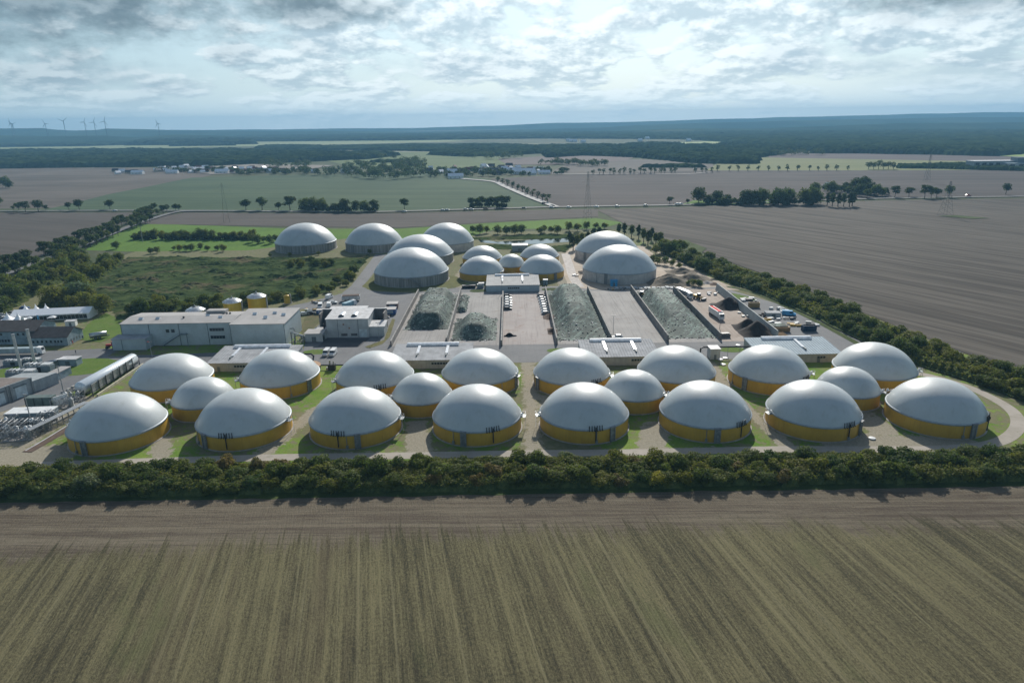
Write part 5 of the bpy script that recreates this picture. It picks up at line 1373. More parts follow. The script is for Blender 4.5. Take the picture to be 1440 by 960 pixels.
# ================================================================== LEFT YARD
# marquee and peaked tents
t = thing('marquee', 'long white marquee with dark glazed side wall behind the brown roofed offices', 'tent', -258, 346.5, 0, R(7.5))
MB().extr([(-5,0.1),(5,.1),(5,3.2),(0,5.2),(-5,3.2)], 0, 38).build('tent_wall', m_white, t)
MB().extr([(-5.3,3.15),(0,5.25),(5.3,3.15),(5.3,3.3),(0,5.45),(-5.3,3.3)], -.2, 38.2).build('tent_roof', M('tent_canvas', (.86,.87,.88), .5, var=.04), t)
window_strip(t, 10, -5.05, .6, 14, 1.6, 2.0, .32)
def peak_tent(px, py, s, label, z=0):
    x, y = at(px, py); t = thing('pagoda_tent', label, 'tent', x, y, 0, R(7))
    mb = MB(); n = 20
    ring = [(3.0,2.6),(2.2,2.95),(1.4,3.5),(.7,4.4),(.25,5.4),(.05,6.4)]
    vs = []; fs = []
    for r_, z_ in ring:
        for k in range(n):
            a = 2*math.pi*k/n; q = max(abs(math.cos(a)), abs(math.sin(a))); sq = 1/q if r_ > .5 else 1
            bl = (r_/3)**1.5; rr = r_*(1*(1-bl)+sq*bl); vs.append((rr*math.cos(a)*s, rr*math.sin(a)*s, z_*s))
    for j in range(len(ring)-1):
        for k in range(n): fs.append((j*n+k, j*n+(k+1)%n, (j+1)*n+(k+1)%n, (j+1)*n+k))
    mb.add(vs, fs); mb.build('canopy', M('tent_canvas', (.74,.76,.76)), t, False)
    for a, b_ in ((-2.8,-2.8),(2.8,-2.8),(2.8,2.8),(-2.8,2.8)): MB().tube((a*s,b_*s,0),(a*s,b_*s,2.7*s),.09,5).build('pole', m_white, t)
for px, py, s, l in [(13,456,1.05,'white peaked tent at the far left in front of the marquee'),(28,457,1.05,'white peaked tent left of the blue flag, in front of the marquee'),(38,444,1.0,'white peaked tent behind the marquee, left of three'),(53,443.5,1.0,'white peaked tent behind the marquee, middle of three'),(67,443,1.0,'white peaked tent behind the marquee, right of three')]: peak_tent(px, py, s, l)
for px, py, w, l in [(12,460,4.4,'flat white parasol in front of the leftmost peaked tent'),(43,453,3.5,'flat white parasol beside the blue flag, upper one'),(43,458,3.8,'flat white parasol beside the blue flag, lower one'),(75,452,4.0,'flat white parasol in front of the marquee glazing')]:
    x, y = at(px, py); t = thing('parasol', l, 'parasol', x, y, 0, R(10)); MB().add([(-w/2,-w/2,2.4),(w/2,-w/2,2.4),(w/2,w/2,2.4),(-w/2,w/2,2.4),(0,0,3.1)], [(0,1,4),(1,2,4),(2,3,4),(3,0,4),(3,2,1,0)]).build('canopy', m_white, t); MB().tube((0,0,0),(0,0,2.9),.06,5).build('pole', m_galv, t)
t = thing('banner_flag', 'light blue banner flag standing before the marquee', 'flag', *at(54,455)); MB().tube((0,0,0),(0,0,4.6),.06,5).build('pole', m_galv, t); MB().box(.05,1.0,-.02,.02,.8,4.5).build('cloth', m_sky, t)
t = thing('banner_flag', 'white banner flag standing between the peaked tents and the blue flag', 'flag', *at(32,459)); MB().tube((0,0,0),(0,0,5),.06,5).build('pole', m_galv, t); MB().box(.05,1.5,-.02,.02,.6,4.8).build('cloth', m_white, t)
shed(*at(101,458), 4.6, 3, 2.6, 'white food trailer right of the parasols by the marquee', m_white, m_whiteR, 'food_trailer', 'trailer', R(12))
# offices with brown roofs
def gable(x0, x1, y0, y1, h, rise, label, wm, rm, rz=0, wins=(), gw=0, name='office_building'):
    t = thing(name, label, 'building', x0, y0, 0, rz); W, D = x1-x0, y1-y0
    MB().extr([(0,.1),(D,.1),(D,h),(D/2,h+rise),(0,h)], 0, W).build('wall', wm, t)
    k = rise/(D/2)
    MB().extr([(-.5,h-.5*k+.02),(D/2,h+rise+.02),(D+.5,h-.5*k+.02),(D+.5,h-.5*k+.27),(D/2,h+rise+.3),(-.5,h-.5*k+.27)], -.5, W+.5).build('roof', rm, t)
    for (a, n_, w, hh, gap, z) in wins: window_strip(t, a, -.02, z, n_, w, hh, gap)
    for k_ in range(gw):
        f = MB().box(W-.05,W+.06,D*(.2+.17*k_),D*(.2+.17*k_)+1.0,1.2,2.4).build('window', m_seam, t)
    return t
gable(-220.5, -203.0, 300.5, 312.5, 4.2, 3.0, 'low office with brown gabled roof and white framed gable, right one of the pair', m_bluew, m_brownR, 0, [(1.5,5,.8,1.0,1.2,1.6),(11.5,3,.8,1.0,.6,1.6)], 4)
gable(-262, -219.0, 303.5, 318.5, 6.4, 3.0, 'long two storey office with brown gabled roof at the left edge, behind the milk truck', m_bluew, m_brownR, 0, [(22,3,.9,1.1,1.5,4.4),(32,3,.9,1.1,1.6,4.4),(24,5,.9,1.1,.5,1.4)], 3)
# concrete service block with rolling doors at the left edge
t = thing('equipment_hall', 'grey flat roofed block with pale rolling doors at the left edge by the yard road', 'building', -186.5, 225.5, 0, R(0))
P_ = [(0,0),(7.3,19.7),(-15.5,27),(-40,27),(-40,0)]
MB().prism([(0,0),(6.2,17),(-8,17),(-40,17),(-40,0)], .1, 6.2).build('wall', M('block_wall', (.33,.36,.37), .8, var=.15, streak=.2), t)
mb = MB(); mb.prism([(-.5,.4),(5.6,16.6),(-40,16.6),(-40,.4)], 6.2, 6.26); mb.build('roof', M('brown_gravel_roof', (.20,.17,.15), .9, var=.2), t)
MB().prism([(6.25,17.1),(9.6,26.2),(-4,26.2),(-8,17.1)], .1, 4.6).build('wall', M('block_wall', (.33,.36,.37)), t)
n_ = Vector((17,-6.2)).normalized(); d_ = Vector((6.2,17)).normalized()
for s_ in (3.0, 11.2):
    c_ = Vector((0,0))+d_*s_+n_*.06; c2 = c_+d_*2.1
    MB().obox((c2.x, c2.y, 2.3), (4.2,.14,4.2), math.atan2(d_.y,d_.x)).build('rolling_door', M('pale_door', (.52,.60,.63), .5), t)
    MB().obox((c2.x+n_.x*.1, c2.y+n_.y*.1, 4.6), (4.8,.5,.3), math.atan2(d_.y,d_.x)).build('door_canopy', m_seam, t)
for s_ in (8.3, 9.5, 17.5):
    c_ = d_*s_+n_*.25; MB().obox((c_.x,c_.y,3.1),(.3,.4,6.0),math.atan2(d_.y,d_.x)).build('downpipe', m_galv, t)
# white cylinder gas holder, panels, block wall
ax = Vector((-160.0, 238.0)); bx = Vector((-157.6, 271.5)); dd = (bx-ax).normalized(); rz = math.atan2(dd.y, dd.x)
L_ = (bx-ax).length
t = thing('storage_cylinder', 'long white horizontal storage cylinder left of the first second-row dome', 'tank', ax.x, ax.y, 0, rz)
mb = MB(); n = 40; r_ = 2.35; prof = [(.02,-.7),(1.2,-.55),(2.0,-.2),(r_,.4),(r_,L_-.4),(2.0,L_+.2),(.02,L_+.7)]
vs = []; fs = []
for rr, xx in prof:
    for k in range(n): a = 2*math.pi*k/n; vs.append((xx, rr*math.cos(a), 3.2+rr*math.sin(a)))
for j in range(len(prof)-1):
    for k in range(n): fs.append((j*n+k, j*n+(k+1)%n, (j+1)*n+(k+1)%n, (j+1)*n+k))
mb.add(vs, fs); mb.build('shell', M('glossy_white', (.66,.72,.75), .2, .1, .06, 1, coat=.6), t, True)
for xx in (3, L_*.5, L_-3): MB().box(xx-.3,xx+.3,-1.7,1.7,0,1.7).build('saddle', m_concf, t)
mb = MB()
for k in range(6): mb.tube((-1.6,-1.5+k*.6,.2),(-.4,-1.5+k*.6,2.6),.14,6); mb.tube((-1.6,-1.5+k*.6,1.0+.2*(k%3)),(-3.2,-1.5+k*.6,.6),.12,6)
mb.build('inlet_pipes', m_dkgrey, t)
t = thing('panel_screen', 'row of tall framed mesh panels on dark posts between the white cylinder and the domes', 'screen', -155.6, 237.2, 0, math.pi/2+.01)
for k in range(7):
    xx = k*4.9; p = MB().box(xx+.3,xx+4.6,-.1,.1,1.2,4.6).build('panel', M('mesh_panel', (.25,.27,.27), .6, .2, .3, .8), t)
    mb = MB(); mb.box(xx+.3,xx+.7,-.16,-.1,1.2,4.6); mb.box(xx+.7,xx+4.6,-.15,-.1,2.0,2.15); mb.box(xx+.7,xx+4.6,-.16,-.1,4.45,4.6); mb.build('rail', M('pale_rail', (.42,.42,.40), .8), p)
for k in range(8): MB().tube((k*4.9,-.35,0),(k*4.9,-.35,4.9),.2,6).build('post', m_dkgrey, t)
MB().box(0,34.4,-2.2,-1.6,.1,1.0).build('base_block', M('yellowish_stone', (.50,.47,.36), .9), t)
m_blk = M('precast_block', (.36,.35,.33), .9, var=.2)
for k in range(13):
    q = ax+Vector((-7.2, 1.0))+dd*k*2.75; t = thing('concrete_block', 'stacked concrete block in the row along the yard road left of the white cylinder', 'block', q.x, q.y, .1, rz, 'concrete blocks along the yard road')
    MB().box(-1.1,1.1,-.8,.8,0,.8).build('lower_block', m_blk, t); MB().box(-.4,.9,-.4,.6,.8,1.6).build('upper_block', m_blk, t)

# combined heat units with coolers and stacks
def chp(px, py, label, k_=.8):
    x, y = at(px, py); t = thing('power_unit', label, 'machinery', x, y, 0, 0); t.scale = (k_, k_, k_)
    MB().box(-7,7,-2,2,.1,3.4).build('container', M('unit_grey', (.20,.25,.28), .6, streak=.3), t)
    MB().box(-1.2,2.2,-2.1,-2,.3,2.8).build('louvre', m_black, t)
    for k in range(4):
        mb = MB(); xx = -5.6+k*2.0
        mb.tube((xx,-1.5,4.1),(xx,1.5,4.1),.55,12); mb.build('silencer', m_steel, t)
    mb = MB()
    for k in range(6):
        xx = 2.2+k*.8; mb.box(xx,xx+.5,-1.8,1.8,3.9,4.4)
        mb.tube((xx+.2,-1.7,3.4),(xx+.2,-1.7,4),.07,4)
    for k in range(3): mb.path([(-6+k*3,-1.9,3.5),(-6+k*3,-1.9,4.6),(-4.5+k*3,.5,4.9),(-4.5+k*3,1.8,3.5)], .18, 6)
    mb.build('cooler', m_white, t); return t
chp(32, 531, 'front power unit with shiny silencers beside the two grey chimneys')
chp(56, 522, 'rear power unit with shiny silencers right of the taller chimney')
chp(20, 513, 'left power unit with dark housings behind the chimneys', .55)
chp(45, 511, 'back power unit with dark housings beneath the parked milk truck', .55)
for (px, py, top, l, r_) in [(31,524,473,'grey chimney stack leaning out of the left power unit',.55),(50,514,465,'taller grey chimney stack beside the power units',.6)]:
    x, y = at(px, py); depth = y; h = 15.5 if top < 470 else 16.0
    t = thing('chimney_stack', l, 'chimney', x, y); MB().tube((0,0,0),(0,0,h),r_,12).build('pipe', M('stack_steel', (.45,.47,.46), .4, .4), t); MB().tube((0,0,h),(0,0,h+.5),r_*1.15,12).build('cap', m_galv, t)
    MB().box(-r_-.7,r_+.7,-r_-.7,r_+.7,0,1).build('base', m_concf, t)
shed(*at(84,531), 4, 9, 3.0, 'small grey container with square white signs beside the yard road', m_bluew, m_roofW, 'control_cabin', 'cabin', R(-4))
shed(*at(100,513), 7.5, 4, 3.0, 'grey container with white roof on the grass island', m_bluew, m_whiteR, 'container', 'container', 0)
x, y = at(78, 516); t = thing('heat_exchanger', 'slim bright steel cylinder lying on a rack behind the power units', 'machinery', x, y, 0, R(55)); MB().tube((-4,0,2.6),(4,0,2.6),.7,14).build('shell', m_steel, t, True); MB().box(-3,3,-.4,.4,0,2.0).build('rack', m_galv, t)
# gas upgrading plant
def skid(px, py, seed, label, w=9, d=5, rz_=0):
    x, y = at(px, py); t = thing('gas_skid', label, 'machinery', x, y, 0, rz_); rn = random.Random(seed)
    MB().box(-w/2,w/2,-d/2,d/2,.1,.35).build('base', m_concf, t)
    mb = MB()
    for k in range(6):
        xx = -w/2+.3+k*(w-.6)/5
        for yy in (-d/2+.2,d/2-.2): mb.tube((xx,yy,.3),(xx,yy,3.4),.09,4)
        mb.tube((xx,-d/2+.2,3.4),(xx,d/2-.2,3.4),.08,4)
    for zz_ in (1.8,3.4):
        for yy in (-d/2+.2,d/2-.2): mb.tube((-w/2+.3,yy,zz_),(w/2-.3,yy,zz_),.08,4)
    mb.build('frame', m_galv, t)
    mb = MB()
    for k in range(9):
        a = (rn.uniform(-w/2,w/2)*.9, rn.uniform(-d/2,d/2)*.8, rn.choice([.8,1.5,2.2,3.0,3.7])); ln = rn.uniform(1.5,w*.6)
        b_ = (max(-w/2,min(w/2,a[0]+ln*rn.choice([-1,1]))), a[1], a[2]); mb.tube(a,b_,rn.uniform(.1,.24),6); mb.tube(b_,(b_[0],b_[1],.3),.13,6); mb.tube(a,(a[0],d/2*rn.choice([-1,1]),a[2]),.13,6)
    mb.build('pipes', m_steel, t)
    for k in range(3):
        xx = rn.uniform(-w*.4,w*.4); yy = rn.uniform(-d*.3,d*.3); MB().lathe([(.55,.3),(.6,2.6+rn.random()),(.3,3.3+rn.random()*.5),(.02,3.9)],12,(xx,yy,0)).build('vessel', m_galv if k else m_white, t, True)
    return t
for i, (px, py, l, w, d) in enumerate([(12,612,'cluster of pipes and vessels at the left edge of the gas plant',9,5),(30,616,'front gas skid with bright vessels at the left corner of the plant',9,5),(42,603,'gas skid with pipes between the fan row and the pipe rack',7,4),(8,600,'gas skid at the left edge behind the fan row',8,4),
       (92,572,'gas skid with valves right of the louvred screen',8,4),(104,563,'gas skid at the near end of the white cylinder',7,4),(70,592,'gas skid right of the white roofed cabin',6,4),(60,604,'small skid beside the near end of the long pipe rack',6,3)]): skid(px, py, 60+i, l, w, d, R(8))
x, y = at(27, 604); t = thing('fan_cooler', 'long cooler with a row of angled fan housings at the left of the gas plant', 'cooler', x, y, 0, R(8))
MB().box(-8,8,-1.4,1.4,2.0,2.7).build('bed', m_dkgrey, t)
for k in range(10): MB().obox((-7.2+k*1.6,0,3.1),(1.1,2.6,.14),0,0,R(-35)).build('fan_housing', m_white, t)
for k in range(5):
    for yy in (-1.2,1.2): MB().tube((-7.5+k*3.75,yy,0),(-7.5+k*3.75,yy,2),.1,4).build('leg', m_galv, t)
shed(*at(47,589), 14.5, 5.2, 3.2, 'long dark cabin with a bright white roof in the gas plant', m_bluew, m_white, 'plant_cabin', 'cabin', R(3))
x, y = at(60, 573); t = thing('louvre_screen', 'dark green louvred screen box behind the white roofed cabin', 'screen', x, y, 0, R(2))
MB().box(-4.6,4.6,-1.5,1.5,.1,4.4).build('box', M('screen_green', (.11,.15,.14), .6), t)
for k in range(4): MB().box(-4.6+k*3.0,-4.4+k*3.0,-1.62,-1.5,.1,4.4).build('post', m_black, t)
MB().obox((6.5,.5,2.6),(.3,4.5,3.4),R(-35)).build('wing_panel', m_white, t)
# long pipe rack
pa, pb = Vector(at(42,618)), Vector(at(124,577)); dv = (pb-pa); L_ = dv.length; rz2 = math.atan2(dv.y, dv.x)
t = thing('pipe_rack', 'long diagonal steel pipe rack running from the gas plant towards the white cylinder', 'pipe rack', pa.x, pa.y, 0, rz2)
mb = MB()
for k in range(int(L_/2.4)+1):
    for yy in (-1.2,1.2): mb.tube((k*2.4,yy,0),(k*2.4,yy,3.2),.1,4)
    mb.tube((k*2.4,-1.2,3.1),(k*2.4,1.2,3.1),.1,4)
mb.build('frame', m_galv, t)
for k, yy in enumerate((-1.0,-.5,0,.5,1.0)): MB().tube((0,yy,3.3),(L_,yy,3.3),.2 if k%2 else .14,8).build('pipe', m_steel if k%2 else m_galv, t)
MB().box(0,L_,1.6,1.9,.05,.9).build('guard_rail', M('pale_rail', (.6,.6,.58)), t)
for px, py, h, l in [(92,563,13,'slim grey lamp mast at the near end of the white cylinder'),(45,598,11,'slim mast standing in the middle of the gas plant')]:
    x, y = at(px, py); t = thing('mast', l, 'mast', x, y); MB().tube((0,0,0),(0,0,h),.22,8,.12).build('pole', m_galv, t); MB().box(-.6,.6,-.2,.2,h,h+.25).build('lamp_head', m_galv, t); MB().box(-.4,.4,-.4,.4,0,.5).build('base', m_concf, t)
ribbon('brown_earth_strip', [(38,636),(80,612),(124,588),(150,572)], 3.2, m_earthR, .17)
ribbon('kerb_strip', [(36,634),(60,620),(96,598)], .5, m_whiteR, .19)

# lamp posts over the yard
for px, py, h, l in [(862,476,11,'lamp post with two heads beside the white car and tall green heap'),(706,412,9,'lamp post in front of the back service building'),(533,477,8,'lamp post right of the grey workshop'),(1012,463,8,'lamp post right of the red and white truck'),(214,502,7,'short lamp post with red head in front of the white hall')]:
    x, y = at(px, py); t = thing('lamp_post', l, 'lamp post', x, y); MB().tube((0,0,0),(0,0,h),.13,6,.08).build('pole', m_galv, t); MB().box(-1,-.3,-.15,.15,h-.1,h+.1).build('lamp_head', m_red if px==214 else m_dkgrey, t); MB().box(.3,1,-.15,.15,h-.1,h+.1).build('lamp_head', m_dkgrey, t); MB().box(-1,1,-.05,.05,h-.15,h-.05).build('arm', m_galv, t)

# ================================================================== VEHICLES
def wheels(t, xs, ys, r, w=.28):
    for xx in xs:
        for yy in ys:
            wl = MB().tube((xx,yy-w/2,r),(xx,yy+w/2,r),r,14).build('wheel', m_tyre, t)
            MB().tube((xx,yy-w/2-.02,r),(xx,yy+w/2+.02,r),r*.55,10).build('rim', m_galv, wl)
def car_mb(prof, w):
    mb = MB(); n = len(prof)
    for s in (-1, 1):
        for (x, z) in prof: mb.v.append((x, s*w/2*(1 if z < 1.0 else .86), z))
    mb.f = [tuple(range(n)), tuple(range(2*n-1, n-1, -1))] + [((i+1)%n, i, n+i, n+(i+1)%n) for i in range(n)]
    return mb
def make_car(name, m, van=False, label='', cat='car'):
    t = thing(name, label, cat, 0, 0)
    if van: pr = [(-2.6,.35),(2.6,.35),(2.65,1.0),(1.75,1.25),(1.2,2.1),(-2.55,2.15)]
    else: pr = [(-2.15,.3),(2.15,.3),(2.2,.75),(1.1,.95),(.45,1.45),(-1.2,1.48),(-1.95,1.0),(-2.2,.85)]
    car_mb(pr, 1.8 if not van else 2.0).build('body', m, t)
    if van:
        MB().add([(1.76,-.8,1.3),(1.76,.8,1.3),(1.28,.78,2.02),(1.28,-.78,2.02)], [(0,1,2,3)]).build('windscreen', m_glass, t)
        for s in (-1,1): MB().box(.2,1.3,s*.88-.03,s*.88+.1*s,1.3,1.85).build('side_window', m_glass, t)
    else:
        MB().add([(1.12,-.72,1.0),(1.12,.72,1.0),(.5,.7,1.44),(.5,-.7,1.44)], [(0,1,2,3)]).build('windscreen', m_glass, t)
        MB().add([(-1.93,.7,1.04),(-1.93,-.7,1.04),(-1.25,-.68,1.46),(-1.25,.68,1.46)], [(0,1,2,3)]).build('rear_window', m_glass, t)
        for s in (-1,1): MB().box(-1.3,.5,min(s*.79,s*.87),max(s*.79,s*.87),1.02,1.38).build('side_window', m_glass, t)
    for s in (-1,1): MB().box(2.12 if not van else 2.6,2.24 if not van else 2.7,s*.62-.18,s*.62+.18,.6,.8).build('headlight', m_glow, t)
    wheels(t, (-1.4,1.4), (-.85,.85), .34)
    return t
cars = {'white': Proto(make_car('parked_car', m_white)), 'silver': Proto(make_car('parked_car', m_silver)), 'black': Proto(make_car('parked_car', m_carblk)), 'blue': Proto(make_car('parked_car', m_blue)), 'red': Proto(make_car('parked_car', m_red))}
van = Proto(make_car('van', m_white, True, '', 'van'))
ordn = ['first','second','third','fourth','fifth','sixth','seventh','eighth','ninth']
for k, (px, py, c) in enumerate([(713.5,417.5,'black'),(713.8,421,'silver'),(714,424.5,'silver'),(714.2,428,'white'),(714,431.5,'white'),(713.8,435.5,'black')]):
    x, y = at(px, py); cars[c].place(x, y, .12, R(2), 1.1, '%s car, %s from the back in the left column of the middle bay' % (c, ordn[k]), 'cars parked in the middle bay')
for k, (px, py, c) in enumerate([(761,417,'black'),(762.3,420.5,'silver'),(763.5,424,'white'),(764.5,427.5,'white'),(765.5,431,'silver'),(766.5,434.5,'white'),(767.3,438,'white'),(767.8,441.5,'silver')]):
    x, y = at(px, py); cars[c].place(x, y, .12, R(12), 1.1, '%s car, %s from the back in the right column of the middle bay' % (c, ordn[k]), 'cars parked in the middle bay')
x, y = at(868, 475.5); cars['white'].place(x, y, .12, R(188), 1.15, 'white car parked beside the front end of the tall green heap')
for px, l in ((459.3,'left one of the two white vans parked before the workshop'),(468.7,'right one of the two white vans parked before the workshop')):
    x, y = at(px, 499); van.place(x, y, .12, R(-92), 1.15, l, 'two white vans before the workshop')
# small vehicles round the workshop
for px, py, c, rzz, l in [(428,443,'silver',20,'silver car left of the back of the workshop'),(437,442,'black',15,'dark car left of the back of the workshop'),(463,431,'white',100,'white van in the yard behind the grey workshop'),
     (462,430,'white',0,''),(468,427,'silver',5,'silver vehicle parked behind the workshop roof'),(8,449,'white',30,'white car parked at the far left by the tents'),(14,446,'silver',30,'silver car parked at the far left by the tents'),(5,452,'black',30,'dark car parked at the far left by the tents'),(16,443,'black',20,'black car in the back row of the tent car park'),(3,445,'silver',25,'silver car in the back row of the tent car park'),(35,435,'blue',20,'dark car near the upper end of the tent yard')]:
    if not l: continue
    x, y = at(px, py); (van if 'van' in l else cars[c]).place(x, y, .12, R(rzz), 1.15, l)
x, y = at(462, 421); van.place(x, y+2, .12, R(80), 1.2, 'white van near the curve of the site road')
x, y = at(450.5, 433); van.place(x, y, .12, R(-80), 1.2, 'white van on the yard left of the workshop parapet')
# cars on the far roads
for px, py, c, in [(162,297,'white'),(197,312,'white'),(569,298,'white'),(623,296.2,'white'),(629,296,'silver'),(655,295,'silver'),(663,295,'white'),(683,294.2,'black'),(737,293.5,'black'),(776,292,'white'),(777,290,'black'),(800,292,'white'),(839,291.3,'white'),(868,290.7,'silver'),(908,289.5,'silver'),(953,288,'white'),(957,287.5,'silver'),(765,286,'black'),(1361,276,'red')]:
    x, y = at(px, py, 1.1); cars[c].place(x, y, 1.12, R(2) if y > 600 else R(40), 1.5 if px in (953,1361) else 1.25, {953:'larger white vehicle on the far road left of the big trees',1361:'red vehicle on the far road at the right',197:'white car on the avenue road at the left',162:'white car on the far road near the left lone tree'}.get(px, '%s car driving on the far country road' % c), 'cars on the far country road')
# lorries
def lorry(px, py, rz_, cabm, boxm, label, L=13.5, h=3.9, stripe=None, s=1.0):
    x, y = at(px, py); t = thing('lorry', label, 'lorry', x, y, .12, rz_)
    MB().box(-L/2,L/2-2.6,-1.27,1.27,1.1,h).build('trailer', boxm, t)
    if stripe: MB().box(-L/2+.2,L/2-2.8,-.9,.9,h+.003,h+.08).build('roof_tarpaulin', stripe, t)
    mb = MB(); mb.extry([(-1.24,.5),(1.24,.5),(1.24,3.2),(1.05,3.5),(-1.05,3.5),(-1.24,3.2)],0,1); mb = MB(); pr = [(L/2-2.4,.5),(L/2,.5),(L/2,1.9),(L/2-.35,3.3),(L/2-2.3,3.5)]
    n = len(pr)
    for sgn in (-1,1):
        for q in pr: mb.v.append((q[0], sgn*1.22, q[1]))
    mb.f = [tuple(range(n)), tuple(range(2*n-1,n-1,-1))]+[((i+1)%n,i,n+i,n+(i+1)%n) for i in range(n)]
    mb.build('cab', cabm, t)
    MB().add([(L/2+.01,-1.05,1.95),(L/2+.01,1.05,1.95),(L/2-.3,1.0,3.15),(L/2-.3,-1.0,3.15)],[(0,1,2,3)]).build('windscreen', m_glass, t)
    MB().box(-L/2,L/2-2,-.5,.5,.7,1.1).build('chassis', m_black, t)
    wheels(t, (-L/2+1,-L/2+2.3,-L/2+3.6,L/2-1.4), (-1.05,1.05), .5, .35); return t
lorry(1007, 446, R(-83), m_white, m_white, 'white lorry with a red covered trailer on the soil bay', 14, 4.0, M('red_tarp', (.62,.07,.06), .8, spec=.1))
lorry(962, 417, R(-72), m_white, m_silver, 'grey lorry standing at the upper right wall of the right green heap', 14, 3.8)
lorry(20, 499, R(2), m_white, M('tank_silver', (.42,.5,.52), .4, .4), 'white lorry with long pale trailer passing in front of the brown roofed offices', 26, 3.2)
lorry(492, 432, R(60), m_white, M('tipper_blue', (.25,.42,.5), .5), 'pale blue box lorry in the yard behind the workshop, left one', 9, 3.2)
for px, py, mt, l in [(549,442,m_blue,'blue container with pale roof right of the workshop'),(552,434,M('brown_box', (.18,.13,.12), .7),'brown container behind the blue one right of the workshop'),(451,441,m_blue,'small blue skip left of the workshop')]:
    x, y = at(px, py); t = thing('container', l, 'container', x, y, .12, R(4)); s = 1 if px > 500 else .7
    MB().box(-3*s,3*s,-1.5*s,4*s,.2,2.8*s).build('body', mt, t); MB().box(-3.05*s,3.05*s,-1.55*s,4.05*s,2.8*s,2.95*s).build('roof', m_roofW, t)
    MB().box(-1.6*s,1.6*s,-1.56*s,-1.5*s,.9,2.2*s).build('front_panel', M('panel_grey', (.35,.42,.45), .5), t)
x, y = at(494, 423); t = thing('dump_trailer', 'large open trailer loaded with brown material behind the workshop', 'trailer', x, y, .12, R(8)); MB().box(-5,5,-2,2,1,3.0).build('body', m_silver, t); MB().box(-4.7,4.7,-1.7,1.7,3.003,3.3).build('load', m_earthR, t); wheels(t, (-3,-1.5,3), (-1.6,1.6), .55, .4)
# tanker by the road bend
x, y = at(139, 476); t = thing('tanker_trailer', 'grey slurry tanker trailer standing on the grass edge left of the white hall', 'trailer', x, y, .12, R(35))
MB().tube((-3.6,0,2.0),(3.6,0,2.0),1.15,18).build('tank', m_silver, t, True); MB().box(-3.4,4.6,-.4,.4,.6,1.0).build('chassis', m_dkgrey, t); wheels(t, (-1.2,.4), (-1.1,1.1), .6, .4)
# tractor
x, y = at(159.5, 489.5); t = thing('tractor', 'red tractor parked at the left corner of the white hall', 'tractor', x, y, .12, R(185))
MB().box(.2,2.9,-.55,.55,1.1,1.95).build('bonnet', m_red, t); MB().box(-1.6,.2,-.8,.8,1.2,2.0).build('body', m_red, t); MB().box(-1.4,.2,-.75,.75,2.0,2.95).build('cab', m_glass, t); MB().box(-1.6,.35,-.85,.85,2.95,3.1).build('cab_roof', m_red, t)
for yy in (-1.05,1.05): MB().tube((-1.1,yy-.3,.95),(-1.1,yy+.3,.95),.95,16).build('rear_wheel', m_tyre, t); MB().tube((2.2,yy-.2,.65),(2.2,yy+.2,.65),.65,14).build('front_wheel', m_tyre, t)
MB().obox((-3.2,0,1.0),(2.2,2.6,.9)).build('implement', m_dkgrey, t)
# wheel loaders
def loader(px, py, rz_, label):
    x, y = at(px, py); t = thing('wheel_loader', label, 'loader', x, y, .12, rz_)
    MB().box(-3.2,0,-1.1,1.1,1.1,2.3).build('engine_body', m_yelp, t); MB().box(-.6,1.0,-.8,.8,1.8,3.2).build('cab', m_glass, t); MB().box(-.7,1.1,-.9,.9,3.2,3.4).build('cab_roof', m_white, t)
    mb = MB(); mb.tube((1,-.6,1.8),(3.6,-.6,.9),.18,5); mb.tube((1,.6,1.8),(3.6,.6,.9),.18,5); mb.build('lift_arm', m_yelp, t)
    MB().extr([(-1.5,.2),(1.5,.2),(1.5,1.4),(-1.5,1.4)], 3.5, 4.6).build('bucket', m_dkgrey, t)
    wheels(t, (-2.2,1.5), (-1.15,1.15), .85, .6)
loader(982, 421, R(-60), 'yellow and black wheel loader on the soil bay behind the red trailer lorry'); loader(903, 418, R(150), 'dark wheel loader in the corner left of the right green heap')
# right yard: containers, timber, blue van
x, y = at(1109, 444); v_ = dup(van.root, x, y, .12, R(-20), 1.25, 'light blue van parked at the right edge of the storage yard')
for c_ in list(v_.children):
    if c_.name.startswith('body'): c_.data = c_.data.copy(); c_.data.materials[0] = m_sky
del v_['group']
def skip(px, py, w, d, h, mt, label, rz_=0, cover=None):
    x, y = at(px, py); t = thing('skip_container', label, 'container', x, y, .12, rz_)
    mb = MB(); mb.box(-w/2,w/2,-d/2,-d/2+.15,.2,h); mb.box(-w/2,w/2,d/2-.15,d/2,.2,h); mb.box(-w/2,-w/2+.15,-d/2+.15,d/2-.15,.2,h); mb.box(w/2-.15,w/2,-d/2+.15,d/2-.15,.2,h); mb.box(-w/2,w/2,-d/2,d/2,.05,.2)
    mb.build('body', mt, t); 
    if cover: MB().box(-w/2+.2,w/2-.2,-d/2+.2,d/2-.2,h*.5,h*.85).build('load', cover, t)
    for k in range(5): MB().box(-w/2+.3+k*(w-.8)/4,-w/2+.5+k*(w-.8)/4,-d/2-.12,-d/2,.2,h).build('rib', mt, t)
skip(1137, 465, 6.4, 2.6, 2.7, M('navy_paint', (.015,.045,.09), .45), 'dark navy open skip at the right end of the storage yard', R(6), m_earth)
skip(1060, 432, 5.4, 2.6, 2.6, M('tan_paint', (.36,.24,.10), .6), 'tan yellow container behind the smooth grey wall', R(-4), m_earthR)
shed(*at(1086,445), 7, 4, 2.2, 'flat grey box shed in the storage yard right of the grey wall', m_wallW2, m_roofM, 'storage_box', 'container', R(-3))
